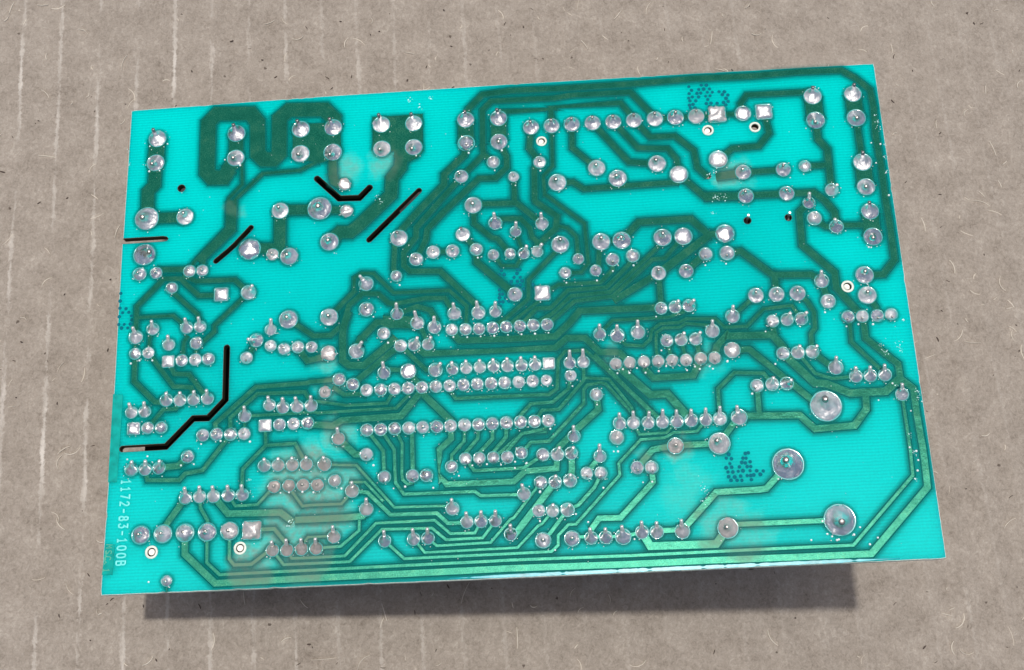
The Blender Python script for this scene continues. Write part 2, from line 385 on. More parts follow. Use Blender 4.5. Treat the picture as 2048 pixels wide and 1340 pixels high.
TRACES='''
3.29 -66.96 40.39 -67.08 35.24
2.69 -67.12 35.11 -67.08 33.03 -67.09 30.58 -68.24 29.24 -68.20 27.19 -68.09 23.58
2.34 -68.17 23.59 -60.73 23.45
3.17 -52.49 32.98 -53.50 31.24 -55.78 31.34 -56.83 32.62 -56.97 43.23 -55.34 45.04 -48.64 44.66 -47.21 42.70 -46.97 35.86 -45.72 34.55 -43.92 34.43 -42.80 35.58 -42.87 43.20 -41.02 44.87 -34.02 44.52 -32.19 42.46 -32.25 40.36
2.96 -51.30 40.47 -51.29 35.23 -52.84 32.74
0 -40.19 41.69 -30.91 41.45 -30.78 35.30 -33.43 33.53 -34.85 33.11 -40.06 34.62
0.83 -50.16 35.03 -49.82 29.59 -52.32 26.82 -52.45 26.27 -52.47 20.72 -58.61 14.15 -59.36 12.48
0.88 -35.09 33.51 -38.63 31.81 -45.88 31.59 -50.05 27.61 -51.08 26.56 -51.15 20.14 -56.65 14.65 -56.90 12.33
1.36 -51.98 26.36 -51.87 20.44 -57.68 14.22
1.32 -65.77 12.98 -59.37 12.72
1.14 -68.95 0.48 -69.08 5.87 -64.20 11.10 -61.04 10.94 -57.39 7.35 -53.10 7.19
1.14 -60.60 11.57 -57.98 10.27 -50.65 10.10 -48.51 8.06
0.99 -62.31 8.26 -57.46 3.65 -56.87 1.47
0.90 -68.91 3.68 -62.08 3.67 -59.39 1.37
0.98 -48.92 6.40 -54.19 1.32 -54.15 0.13 -56.09 -1.65 -56.99 -2.00
2.42 -42.31 23.60 -42.29 16.12
2.31 -47.82 16.21 -41.63 15.88
1.68 -43.60 15.58 -40.44 14.53
2.24 -42.31 23.73 -34.74 23.38
1.70 -34.95 23.52 -29.55 22.75
0 -24.49 39.91 -24.49 42.15 -21.50 42.07 -14.82 42.14 -14.88 34.45 -15.89 32.97 -17.79 32.19 -20.37 33.26 -20.36 34.68 -24.50 35.22
2.67 -18.83 33.68 -19.21 31.13 -20.83 28.94 -21.01 26.03 -21.09 25.53 -27.21 19.65 -28.84 18.39 -30.81 18.51 -32.78 16.65
1.82 -32.37 34.89 -32.27 31.01 -32.31 30.71 -31.94 29.02 -29.93 27.75
1.40 -5.94 41.66 -5.80 42.70 -2.98 45.60 2.39 46.10 11.88 45.88 26.06 45.88 37.83 46.18 49.51 45.93 57.42 46.18 66.10 45.96 68.43 44.21 70.97 41.42 71.18 37.65 70.81 32.04 71.01 25.73 70.95 18.32 71.08 13.30 71.04 6.85 68.68 4.15 65.28 4.12
1.29 -3.27 34.70 -3.11 42.25 -1.32 44.10 10.88 43.86 14.17 44.26 25.59 44.15 29.91 38.40
1.27 -3.33 34.96 -3.16 32.76 -7.54 28.46
1.17 -3.09 32.89 -1.34 31.03
1.24 0.02 41.64 10.77 41.55 10.27 41.90 23.57 41.97 25.91 38.42
1.24 10.15 41.86 10.09 37.94
0.90 10.09 37.94 9.87 29.48 8.02 27.57 8.14 23.66 8.26 23.66 15.27 17.38 15.55 9.46 14.18 7.81 11.21 7.80
1.37 6.14 37.90 5.63 33.59 7.48 30.45
1.34 7.48 30.45 6.42 29.19 6.20 22.91 6.36 22.40 10.23 19.18 9.88 16.73 6.32 13.65 6.24 12.32
0.94 10.14 17.28 12.05 16.67 13.65 14.79 13.76 10.41
1.20 2.41 27.73 2.43 24.15 2.38 22.78
1.29 -5.44 22.53 2.71 22.38 7.35 17.88
1.19 -1.38 18.79 -0.05 19.28 3.39 19.11 5.03 17.16 5.36 15.30 6.71 13.87
1.19 -5.44 22.40 -5.36 18.67 -2.12 15.63 -1.10 15.33 1.18 12.21
0.90 2.43 16.34 3.73 12.11
0.89 -1.94 12.16 -0.49 9.94 2.23 9.73 3.73 12.11
1.40 -5.09 13.44 -5.10 10.94 1.79 4.17
1.18 -7.53 16.58 -5.09 13.44
1.09 -13.18 13.37 -9.55 13.40
1.46 -6.42 35.38 -6.84 32.88 -10.79 29.10 -10.84 27.02 -15.93 21.81 -18.98 18.40 -19.58 16.58
1.18 -20.27 16.63 -20.66 10.66 -20.17 9.06
1.28 -7.54 28.46 -13.26 21.92 -16.32 18.48 -16.39 16.63 -18.73 13.59 -18.71 11.03 -17.58 9.87 -11.99 9.54 -5.03 2.08
1.30 -0.13 35.27 1.17 32.09 1.18 29.79 -1.03 27.73 -4.17 27.86 -10.95 21.50 -14.20 18.10 -14.56 15.91 -16.40 12.15
0.89 -28.11 6.51 -28.05 9.16 -26.63 9.99 -24.45 9.79 -20.70 5.79 -10.36 5.67 -7.16 2.44 -7.50 -2.06
1.07 -27.83 6.74 -32.71 1.72
1.16 -40.31 1.72 -35.59 -1.73 -32.41 -1.79 -30.16 0.20 -29.68 1.36 -29.06 3.82 -26.51 5.99 -23.54 5.77 -21.62 3.86 -20.37 3.55 -20.09 1.64
1.07 -20.37 3.63 -14.69 4.42 -11.18 4.21 -9.49 1.11
1.20 -19.02 2.05 -16.30 2.84 -13.94 2.00 -12.96 0.17 -13.21 -1.34
2.54 -22.66 0.20 -19.95 0.10 -15.89 -0.32
1.38 -26.68 -2.70 -23.83 0.20 -20.62 0.18
1.38 -26.73 -2.50 -27.52 -4.10
1.52 -29.19 2.51 -30.02 -0.28 -30.17 -1.61 -30.14 -6.74 -28.97 -7.73 -26.28 -7.88 -21.78 -4.30 -20.42 -2.86
1.27 -28.24 -11.38 -27.17 -10.36 -21.34 -5.72 -19.47 -4.54
1.05 -16.34 -0.34 -15.25 -2.28 -14.43 -4.54
1.00 -19.47 -4.54 -14.91 -9.30 -13.17 -9.46
1.35 -16.96 -4.68 -15.19 -6.28 0.50 -6.45 0.46 -6.40 8.65 -6.44 10.84 -4.71 14.15 -4.90 16.63 -7.68 20.24 -7.99 21.90 -10.03
1.02 -22.55 -8.82 -18.13 -9.24
1.13 -18.14 -9.58 -15.67 -12.57
1.38 -15.67 -12.57 -15.53 -13.82 -10.67 -18.91 -10.65 -19.92
1.21 -10.65 -19.92 -10.59 -22.25 -12.74 -24.13 -12.84 -29.36 -12.79 -29.00 -11.57 -30.40 0.25 -30.44 2.47 -28.54 2.86 -28.71 7.81 -28.47 8.09 -26.10
1.38 -15.67 -13.02 -19.55 -17.67 -30.26 -17.91 -31.91 -18.84 -36.42 -18.27
0.76 -18.17 -12.59 -18.03 -13.81 -20.42 -16.17 -34.70 -16.33 -35.18 -16.13 -45.43 -16.23 -47.93 -16.22
0.99 -25.68 -13.18 -29.84 -13.19 -31.85 -11.71
1.00 -30.75 -10.28 -36.12 -10.46 -36.59 -10.66 -46.02 -10.92 -53.32 -17.36 -52.98 -19.34
0.90 -35.87 -14.46 -37.02 -12.31 -45.76 -12.17 -50.63 -16.42 -50.41 -19.47
0.76 -35.62 -14.02 -29.38 -15.21 -22.11 -15.18 -20.65 -12.60
1.06 -62.56 -5.17 -61.30 -7.61 -58.56 -7.87 -54.92 -12.63
1.03 -66.37 -3.32 -61.30 -9.99 -58.00 -10.33 -57.49 -12.65
1.15 -68.84 -3.35 -68.76 -8.60 -64.67 -12.73 -62.52 -12.85
0.82 -69.02 -0.39 -68.84 -3.35
0.89 -65.77 1.26 -66.29 0.33 -66.37 -3.32
0.81 -57.41 -1.93 -57.48 -5.09
0.93 -59.12 -0.47 -59.76 -1.61 -59.94 -5.12
0.95 -59.97 -13.21 -60.76 -14.19 -63.01 -14.24 -65.72 -17.53
1.16 -46.21 -2.36 -47.94 -5.26
1.33 -38.27 -4.21 -36.65 -6.43 -32.72 -5.67
0.63 -47.93 -16.22 -47.94 -19.48
0.80 -44.15 -18.15 -43.95 -21.80 -48.03 -25.92 -48.09 -28.11 -47.95 -30.51
0.80 -43.99 -21.80 -38.64 -21.73 -36.55 -25.60
0.93 -50.41 -19.47 -55.32 -25.79 -58.40 -26.19 -59.46 -27.35 -65.23 -27.07 -65.74 -25.06
1.34 -63.24 -24.96 -59.69 -24.73 -58.10 -23.22
1.26 -58.16 -30.58 -61.28 -34.97 -61.91 -36.77
0.78 -55.61 -30.48 -55.37 -32.55 -54.03 -34.77 -54.00 -36.80
1.35 -53.10 -30.55 -50.40 -33.75 -41.03 -33.97 -38.83 -35.68
1.33 -38.40 -35.42 -29.58 -35.40 -26.49 -35.28 -25.80 -34.10
0.70 -50.47 -30.50 -49.14 -32.45 -45.21 -32.40 -43.51 -30.61 -42.22 -29.33
0.69 -39.59 -29.60 -37.14 -33.03 -35.81 -32.92 -30.21 -32.97 -28.29 -30.75
0.86 -46.06 -36.78 -42.05 -36.81 -39.77 -39.57
0.77 -50.01 -36.81 -49.91 -41.65 -49.01 -42.74 -46.00 -42.77 -42.30 -40.09
0.68 -42.29 -40.51 -40.30 -43.06 -35.67 -43.07 -28.72 -43.06 -23.06 -37.74 -14.29 -37.93 -11.88 -40.04 -5.51 -40.01 -3.19 -37.16
0.68 -39.75 -40.58 -38.88 -42.05 -35.68 -42.09 -29.58 -42.04 -24.12 -36.63 -13.83 -36.57 -11.11 -39.02 -6.86 -39.11 -5.70 -37.15
0.68 -34.61 -40.54 -32.73 -40.41 -30.34 -40.37 -27.09 -37.77 -27.03 -35.64
0.19 -60.84 -44.95 -60.75 -46.89
0.60 -37.20 -39.89 -36.08 -38.51 -31.67 -38.49
0.68 -22.59 -39.77 -19.21 -42.96 -0.85 -42.93 6.27 -42.87 7.47 -41.84 7.55 -40.18 9.44 -38.37 10.70 -38.39 18.81 -30.19 18.73 -28.14 22.84 -24.10 27.13 -23.96 28.70 -23.12 32.76 -23.11 34.53 -21.11
0.63 -17.51 -39.68 -15.63 -42.07 0.45 -41.95 4.15 -38.38 4.85 -38.06 6.81 -35.89
0.64 -15.02 -39.62 -13.53 -41.01 -4.16 -40.87 -0.63 -37.03 0.01 -36.78 4.96 -30.82
1.31 -0.62 -39.60 0.12 -39.63 7.48 -30.88
0.84 9.40 -35.84 6.21 -39.70 4.93 -40.90
0.77 15.53 -29.93 14.22 -32.19 11.30 -35.08 9.40 -35.84
1.16 24.41 -29.17 24.48 -31.69 18.44 -37.63 14.75 -37.56 13.28 -39.39
0.73 9.95 -40.60 13.21 -40.60 15.72 -40.80 18.69 -40.78
0.83 18.69 -40.85 21.97 -40.30
1.54 21.97 -40.30 23.22 -42.71 34.43 -42.84 36.63 -40.24
1.08 24.51 -40.15 28.88 -40.14
1.26 28.87 -40.20 35.21 -33.97 42.55 -33.89 43.83 -33.76 47.98 -29.74
1.04 36.65 -39.68 55.66 -39.71
1.25 36.49 -25.48 28.84 -25.42 24.85 -25.99 21.86 -29.09
1.31 15.56 -15.57 15.79 -18.26 12.04 -21.40 8.42 -24.74 8.10 -26.03
0.80 11.16 -12.18 10.68 -14.19 7.73 -16.50 3.80 -16.64 1.86 -18.66 1.85 -19.88
0.80 13.61 -9.42 13.49 -12.75 8.75 -17.90 5.75 -17.92 4.35 -19.90
0.75 13.51 -12.35 17.96 -12.81 21.73 -18.35 21.81 -21.01
0.75 21.92 -19.47 17.37 -13.68 16.40 -13.36 14.03 -13.69 13.35 -14.55 13.26 -17.02 6.75 -23.56 3.51 -23.61 1.80 -25.44
0.74 6.76 -20.02 6.18 -21.81 2.06 -21.82 -1.51 -24.79 -3.19 -26.02
0.80 -10.64 -12.54 -10.45 -13.75 -9.59 -14.93 0.18 -14.99 7.14 -15.08 8.61 -14.08 9.09 -8.76 10.43 -7.16 14.02 -7.19 17.85 -11.17 24.51 -18.71 24.39 -21.10
0.93 15.62 -8.09 21.11 -14.74 26.92 -21.12
1.54 19.40 -10.12 20.46 -11.31 25.13 -16.07 28.16 -16.05 31.96 -21.09
1.33 24.42 -9.98 24.60 -11.42 25.90 -13.01 32.96 -12.93 34.55 -9.92
0.89 28.80 -6.24 29.45 -9.98
0.80 31.37 -6.20 31.95 -10.05
1.00 33.95 -6.23 34.55 -9.92
0.76 26.95 -4.57 26.78 -7.78 26.95 -10.00
0.69 21.81 -21.01 22.70 -23.15 27.41 -23.10 29.45 -21.14
1.29 10.55 -25.93 10.53 -28.76 10.09 -30.74
1.07 15.57 -26.73 13.10 -29.53
0.83 -25.68 -19.93 -22.77 -23.85 -22.64 -28.02 -22.58 -28.57
0.74 -23.20 -19.95 -20.81 -23.73 -20.69 -28.12 -20.59 -29.71 -19.14 -31.77 -6.66 -31.88 -5.61 -32.68 1.94 -32.82
0.70 -20.67 -19.92 -19.38 -22.69 -19.49 -28.17 -19.33 -29.23 -18.47 -30.03 -17.50 -29.75
0.92 -18.14 -19.94 -17.61 -21.23 -17.53 -27.61 -17.55 -28.59
0.74 -8.13 -19.89 -8.30 -22.80 -10.59 -25.22 -10.64 -27.30
0.79 -5.63 -19.95 -5.89 -22.48 -8.09 -24.91 -8.12 -26.00
0.83 -3.16 -19.92 -3.25 -22.62 -5.49 -24.92 -5.67 -26.01
0.87 -0.65 -19.87 -0.86 -22.52 -2.99 -24.83 -3.19 -26.02
0.79 6.80 -19.87 6.13 -21.32 1.98 -22.00 -0.66 -24.83 -0.70 -26.08
0.78 -8.12 -26.00 -6.66 -28.18 2.06 -28.13 5.55 -26.02
1.32 -30.83 -21.23 -27.81 -24.22 -25.77 -24.36
0.65 -33.28 -25.82 -27.59 -26.21 -20.88 -34.00 -12.40 -34.14 -10.63 -34.69
0.86 -28.29 -30.75 -25.62 -31.16 -21.54 -35.26 -13.39 -35.38 -11.50 -37.21 -8.15 -37.25
0.65 -28.88 -29.20 -26.06 -29.27 -22.82 -32.84
0.93 10.56 13.47 9.78 12.22 4.38 6.88 4.18 3.21 0.25 -0.11 -2.16 -1.61
0.80 6.80 4.00 5.95 2.51 2.03 -0.33 -0.05 -2.01
0.97 6.80 4.00 9.91 5.60 17.53 5.59 19.91 7.88 20.04 9.87
0.97 2.45 -1.99 5.56 1.24 8.24 1.20 11.53 4.44 18.59 4.57 23.00 8.77 23.80 10.41
0.97 4.86 -1.96 8.52 0.13 12.03 3.27 19.20 3.64 28.61 11.93 29.53 13.69
0.97 7.38 -1.99 12.65 2.29 19.59 2.79 27.31 9.52 29.67 9.62 33.35 13.70
1.41 -10.04 -2.50 -8.74 -4.09 0.57 -4.30 8.76 -4.29 11.31 -2.06 13.44 0.32 28.25 0.17
1.42 19.76 1.95 28.27 6.74
1.67 28.27 6.74 38.06 13.60
1.44 38.09 13.84 41.00 13.79
1.45 21.96 13.60 25.37 17.07 34.98 17.09 38.07 13.65
1.19 28.27 6.74 28.23 -0.06
1.48 37.14 9.92 35.17 8.52 33.32 6.84
0.81 16.83 -4.31 19.30 -1.84 29.47 -1.81 32.18 -0.99 33.26 0.12
0.81 19.98 -5.10 21.42 -6.61 24.47 -6.97 25.87 -5.78 26.21 -4.14 27.88 -2.96 31.14 -2.93 32.73 -2.30 37.76 -2.59 39.36 -4.30 43.08 -4.28 43.26 -4.35 46.62 -1.23 51.70 -0.83 53.11 -3.46
0.76 26.99 -5.49 26.95 -4.64 28.33 -3.79 31.29 -3.84 32.45 -3.14 37.17 -3.83
1.51 37.05 -9.94 37.63 -7.81 39.56 -5.78 39.61 -5.95 47.65 -6.17 49.30 -8.50 49.17 -9.74
1.31 40.28 -8.69 43.28 -8.62 53.33 -18.48 55.63 -19.71
1.25 47.67 -3.82 48.08 -6.26
0.98 52.96 1.39 54.59 -0.29 55.50 -2.32 55.34 -5.31 54.53 -6.39 54.37 -9.75
0.90 45.46 1.40 40.93 -2.30
1.37 41.05 9.90 43.53 10.18 49.23 4.95 49.19 1.42
1.36 49.03 5.20 55.83 4.87 57.54 3.52
1.42 56.95 18.94 55.01 17.22 54.81 10.69 60.02 5.02 60.00 2.08 63.95 -3.61
1.45 37.70 21.67 45.59 21.17 53.09 21.06 58.08 20.98 59.90 19.27 61.40 16.82 61.40 13.91
1.25 57.58 15.60 59.52 14.07 61.40 13.91
1.25 61.42 14.15 67.50 13.89
3.23 67.83 16.17 67.72 11.59
1.35 57.54 3.52 58.22 -0.43
1.21 65.29 0.32 66.58 -2.03 66.59 -3.65
0.88 61.40 -3.58 61.60 -4.61 61.44 -8.26 66.55 -14.40
1.32 63.95 -3.61 64.06 -5.66 64.02 -7.72 69.05 -12.74 69.12 -15.43 71.09 -17.31 71.06 -22.15 71.27 -28.22 71.19 -32.78 71.12 -34.79 60.24 -45.63 47.52 -45.64 33.12 -45.54 19.90 -45.60 -0.98 -45.41 -3.88 -45.43 -18.64 -45.52 -35.63 -45.58 -43.35 -45.66 -52.24 -45.74 -57.86 -40.46 -57.96 -36.77
0.72 69.01 -18.31 69.05 -22.27 69.10 -28.12 68.93 -32.67 57.43 -44.07 47.69 -44.05 33.24 -44.11 19.99 -44.16 -0.92 -44.01 -3.84 -44.05 -18.63 -44.13 -35.65 -44.22 -43.38 -44.24 -51.54 -44.31 -53.89 -42.11 -54.00 -36.80
1.57 49.17 -9.74 54.20 -15.48 56.10 -15.67 60.13 -17.62 66.29 -17.61 69.25 -15.22
1.38 62.77 -17.76 62.56 -20.62 60.16 -23.45 53.27 -23.69 50.91 -21.12 44.44 -20.89 40.34 -20.75
0.79 51.82 -9.73 54.40 -13.70 57.27 -14.80 61.45 -14.62
1.23 54.37 -9.75 56.74 -11.96 58.14 -12.83
1.09 44.02 -15.44 43.91 -20.87
0.87 46.72 -15.31 45.42 -13.22 40.29 -12.81 37.12 -15.63 37.03 -18.70 36.99 -21.06
1.29 40.34 -20.75 36.58 -25.31
1.27 60.18 41.79 47.69 41.93 46.36 40.15 46.63 38.13
3.35 60.07 40.80 60.07 35.71
1.43 60.07 35.71 60.08 31.75 61.54 29.62 61.41 22.62 61.41 21.26
1.28 57.02 26.35 61.17 26.38
3.20 67.66 40.74 67.67 35.70
1.34 67.67 35.70 67.73 26.50
3.18 67.73 26.50 67.74 21.47
1.30 50.56 38.17 51.14 33.63 48.94 31.10 44.00 30.92 41.13 28.81
1.71 40.45 25.33 45.49 25.75
1.24 45.51 25.85 52.97 25.92
1.37 33.51 26.21 38.26 21.12 45.54 21.02
1.22 14.00 37.99 13.81 33.04 18.20 28.55
1.31 17.98 38.00 24.37 29.41 29.62 28.68
1.21 21.93 37.96 26.29 32.21 31.80 31.71 33.35 29.45 33.51 26.21
1.26 25.88 38.03 28.76 34.35 33.38 34.24 36.70 31.01 37.09 27.44 38.86 25.44
1.10 29.89 38.07 37.74 38.07 46.61 38.08
1.25 10.63 26.01 13.56 25.95 15.55 24.44 21.92 24.53 33.39 24.66
0.94 18.17 13.66 21.96 13.60
1.21 17.89 13.55 17.39 8.87 16.84 7.94
3.22 -6.41 40.38 -6.42 35.38
3.21 -0.03 40.25 -0.13 35.27
'''
SLOTS='''
0.87 -47.87 20.51 -50.77 17.26 -52.14 15.98 -54.40 14.07
1.08 -35.30 29.83 -30.97 25.41 -27.10 25.29 -25.16 27.31
0.96 -15.68 26.07 -25.24 16.61
1.04 -51.70 -3.12 -51.62 -12.96 -54.71 -16.25 -57.40 -16.18 -62.21 -21.12 -70.15 -21.17
'''
HOLES='''
-61.72 29.54 0.70 n 0.00 0.00
-63.82 -39.88 0.79 r 0.00 0.00
-48.07 -39.88 0.78 r 0.00 0.00
8.02 34.85 0.70 r 0.00 0.00
39.73 35.02 0.74 r 0.00 0.00
48.60 35.08 0.73 r 0.00 0.00
62.03 2.20 0.78 r 0.00 0.00
45.37 16.12 0.63 p 0.13 0.71
52.89 16.26 0.60 p 0.20 0.58
38.91 25.56 0.55 n 0.00 0.00
'''
OUTLINE='-72.56 46.96 -34.94 47.42 0.98 47.51 37.33 47.32 72.44 46.96 72.42 1.86 72.56 -46.96 35.53 -47.01 -2.75 -47.04 -37.36 -47.00 -72.44 -46.96 -72.34 -18.48'
NOTCH='-72.59 19.71 -64.76 19.73 -64.16 19.59 -63.84 19.22 -64.05 18.89 -64.59 18.77 -72.70 18.72'
STAMPS='''
36.86 44.51 37.32 43.68 36.81 43.00 37.35 42.25 36.66 42.05 36.83 41.45 37.95 41.37 38.54 42.17 39.01 42.97 38.30 42.94 38.71 43.75 39.64 43.77 40.23 44.57 39.27 44.64 40.76 43.73 40.29 43.05 41.25 42.98 40.74 42.26 39.88 42.24 40.23 41.50 42.53 43.02 43.52 42.91 43.10 42.35 44.13 42.19 43.73 41.51 44.08 40.82 43.17 40.67 41.94 40.59 40.79 40.67 39.90 40.65 43.57 40.14 37.37 40.66 36.69 40.54 36.79 39.95 37.67 39.89 41.39 39.88 40.44 40.03
-0.55 8.97 -0.08 8.15 -0.99 8.20 2.36 9.02 2.85 8.95 2.28 8.23 1.72 7.52 2.88 7.45 1.19 6.71 2.31 6.69 3.18 6.73 2.82 5.92 2.15 5.91 1.08 6.06 3.45 5.18 5.13 5.91 5.18 5.21 -1.06 5.22 -0.55 4.36 -1.11 3.66 0.00 3.59 -1.04 4.39 -0.52 2.84 -1.04 2.05 0.56 2.95 2.86 2.82 -1.18 2.88
-72.32 8.67 -72.36 7.16 -72.31 5.74 -71.74 4.82 -70.55 4.84 -71.15 5.58 -70.04 4.11 -72.33 4.06 -69.91 3.31 -72.32 2.53 -71.30 2.51 -70.11 2.53 -71.77 1.80 -70.58 1.77
37.93 -27.47 37.46 -28.13 38.32 -28.28 37.99 -29.11 37.30 -29.81 38.24 -29.75 37.54 -30.56 38.37 -30.60 37.57 -31.39 38.59 -31.50 37.92 -32.04 38.95 -32.09 39.63 -31.39 39.30 -30.54 40.13 -30.47 39.58 -29.76 40.06 -29.00 40.34 -28.27 40.85 -28.30 41.35 -27.37 40.67 -29.13 40.92 -29.77 41.36 -30.53 40.77 -31.34 41.41 -32.10 41.38 -31.37 41.51 -28.96 41.53 -29.80 42.48 -30.58 43.60 -30.69 41.90 -31.29 43.04 -31.24 39.77 -32.13 40.83 -27.45
'''
BOXES='''
-72.55 -10.91 -70.68 -11.10 -70.77 -27.14 -72.42 -27.06
-72.10 -38.09 -70.51 -38.33 -70.54 -43.45 -72.42 -43.36
'''
TEXT1='-69.93 -26.82 -70.03 -42.43 -68.33 -26.89'
TEXT2='-71.96 -38.18 -72.28 -43.37 -70.88 -38.23'
GRIME='''
-37.7 -28.8 7.6 1.00
-34.0 -33.9 6.2 0.85
-41.1 -37.0 5.8 0.75
-46.2 -42.9 4.9 0.80
-37.4 -41.5 5.3 0.70
-29.9 30.8 3.7 0.50
-22.2 32.4 3.5 0.50
43.5 25.5 3.9 0.60
35.3 -39.6 4.7 0.50
29.3 -35.1 4.3 0.25
29.1 -26.7 2.8 0.70
36.9 -36.3 3.4 0.40
31.7 -31.7 3.4 0.25
-35.9 -25.8 4.1 0.90
-29.6 -28.3 3.6 0.60
-51.1 24.3 2.3 0.35
23.0 -27.3 2.2 0.35
-31.0 -20.6 3.2 0.60
-36.6 -40.3 5.3 0.70
18.4 -8.8 2.0 0.30
-32.9 -6.5 2.4 0.40
-32.4 -11.7 2.8 0.40
35.3 -10.2 3.5 0.35
39.4 -41.5 5.1 0.40
'''
SCUFFS='''
-23.45 25.04 0.86
-22.88 24.38 0.58
40.37 20.87 1.11
41.32 21.21 0.92
39.64 21.01 0.74
71.50 34.47 0.56
71.52 33.11 0.65
71.21 35.85 0.46
71.96 27.18 0.55
71.93 24.11 0.46
72.29 29.73 0.37
69.60 -9.29 0.79
70.00 -10.24 0.70
72.09 -18.59 0.69
72.13 -19.49 0.77
71.78 -17.67 0.52
66.37 -9.12 0.87
67.07 -10.55 0.70
39.29 25.53 0.65
40.06 25.89 0.56
-38.88 -35.39 0.71
-39.31 -36.24 0.62
33.70 -33.96 0.77
33.16 -35.24 0.69
32.92 -33.06 0.52
-46.65 -27.93 0.54
-46.14 -30.19 0.63
-72.15 35.12 0.40
-72.54 38.37 0.40
39.11 18.12 0.55
-17.18 45.41 0.69
-13.26 45.35 0.59
-15.25 43.64 0.49
69.40 -25.61 0.43
69.49 -28.70 0.42
69.43 -33.50 0.34
70.92 -4.70 0.26
68.03 -16.56 0.35
'''
BALLS='''
-9.77 -3.40
-7.25 -3.59
-4.79 -3.57
-2.30 -3.59
0.20 -3.56
2.67 -3.59
5.12 -3.61
7.58 -3.56
-19.54 7.21
-4.87 11.77
-24.47 1.30
11.31 5.88
16.93 5.98
19.94 7.64
23.81 8.53
36.89 7.78
40.68 7.84
27.21 -1.59
19.55 -11.83
21.69 -11.88
24.56 -11.99
26.92 -11.84
31.95 -11.93
34.24 -11.83
28.29 -11.01
23.10 -11.05
20.58 -11.14
33.41 -11.33
36.01 -11.43
36.51 -11.91
27.68 -8.01
11.40 -13.77
15.58 -17.41
7.07 -21.37
18.01 -25.98
18.76 -26.01
39.22 -10.69
2.49 -27.39
0.52 -28.06
66.73 9.54
67.16 9.46
63.06 -5.06
65.63 -5.20
60.92 -5.35
57.44 -2.48
46.52 -5.51
47.63 -11.63
43.03 -16.83
39.30 -10.57
64.82 -19.15
36.58 -11.89
67.63 -16.24
70.12 -21.34
69.98 -28.48
69.04 -27.79
-24.53 -26.36
7.10 -21.33
-6.96 -27.26
-4.37 -27.16
-1.89 -27.39
0.60 -26.97
-9.38 -28.99
2.63 -27.29
-21.78 -3.83
-20.97 -30.66
-13.95 -30.89
-30.23 -30.22
0.56 -28.12
4.54 -37.62
4.77 -32.42
-18.91 -30.44
-55.74 -20.99
-52.20 -20.61
-46.85 -20.99
-56.92 -24.60
-59.25 -24.71
-69.13 -23.12
-65.47 -22.74
-67.96 -4.69
-65.55 -4.82
-69.54 -5.19
-41.10 -30.51
-39.58 -30.47
-37.18 -30.52
-35.21 -30.68
-64.02 -45.02
-30.21 -30.27
4.73 -32.53
15.81 -32.30
22.74 -31.67
24.33 -31.64
4.51 -37.52
10.80 -36.64
6.91 -42.65
12.83 -38.11
20.60 -41.39
69.80 30.33
71.45 29.97
70.17 26.16
71.66 19.50
71.70 24.07
70.09 -28.47
69.83 -31.87
70.18 -30.08
52.70 -39.79
46.04 -32.21
60.20 -44.05
61.66 -42.99
58.93 -41.11
57.75 -42.30
53.27 -41.99
54.04 -42.44
54.79 -43.09
50.49 -42.90
55.10 -43.00
-68.41 38.86
-68.24 33.49
-66.19 33.49
-53.40 34.98
-50.36 33.61
-64.91 39.15
-6.01 33.29
0.37 33.38
7.53 28.67
-1.14 29.31
2.69 25.95
-16.12 33.37
'''
GLARE_STRIP='''
0.54 -11.34 -46.67 35.56 -46.64 64.89 -46.62
'''

def nums(s): return [float(v) for v in s.split()]
def pairs(s):
    v = nums(s); return [(v[i], v[i + 1]) for i in range(0, len(v), 2)]
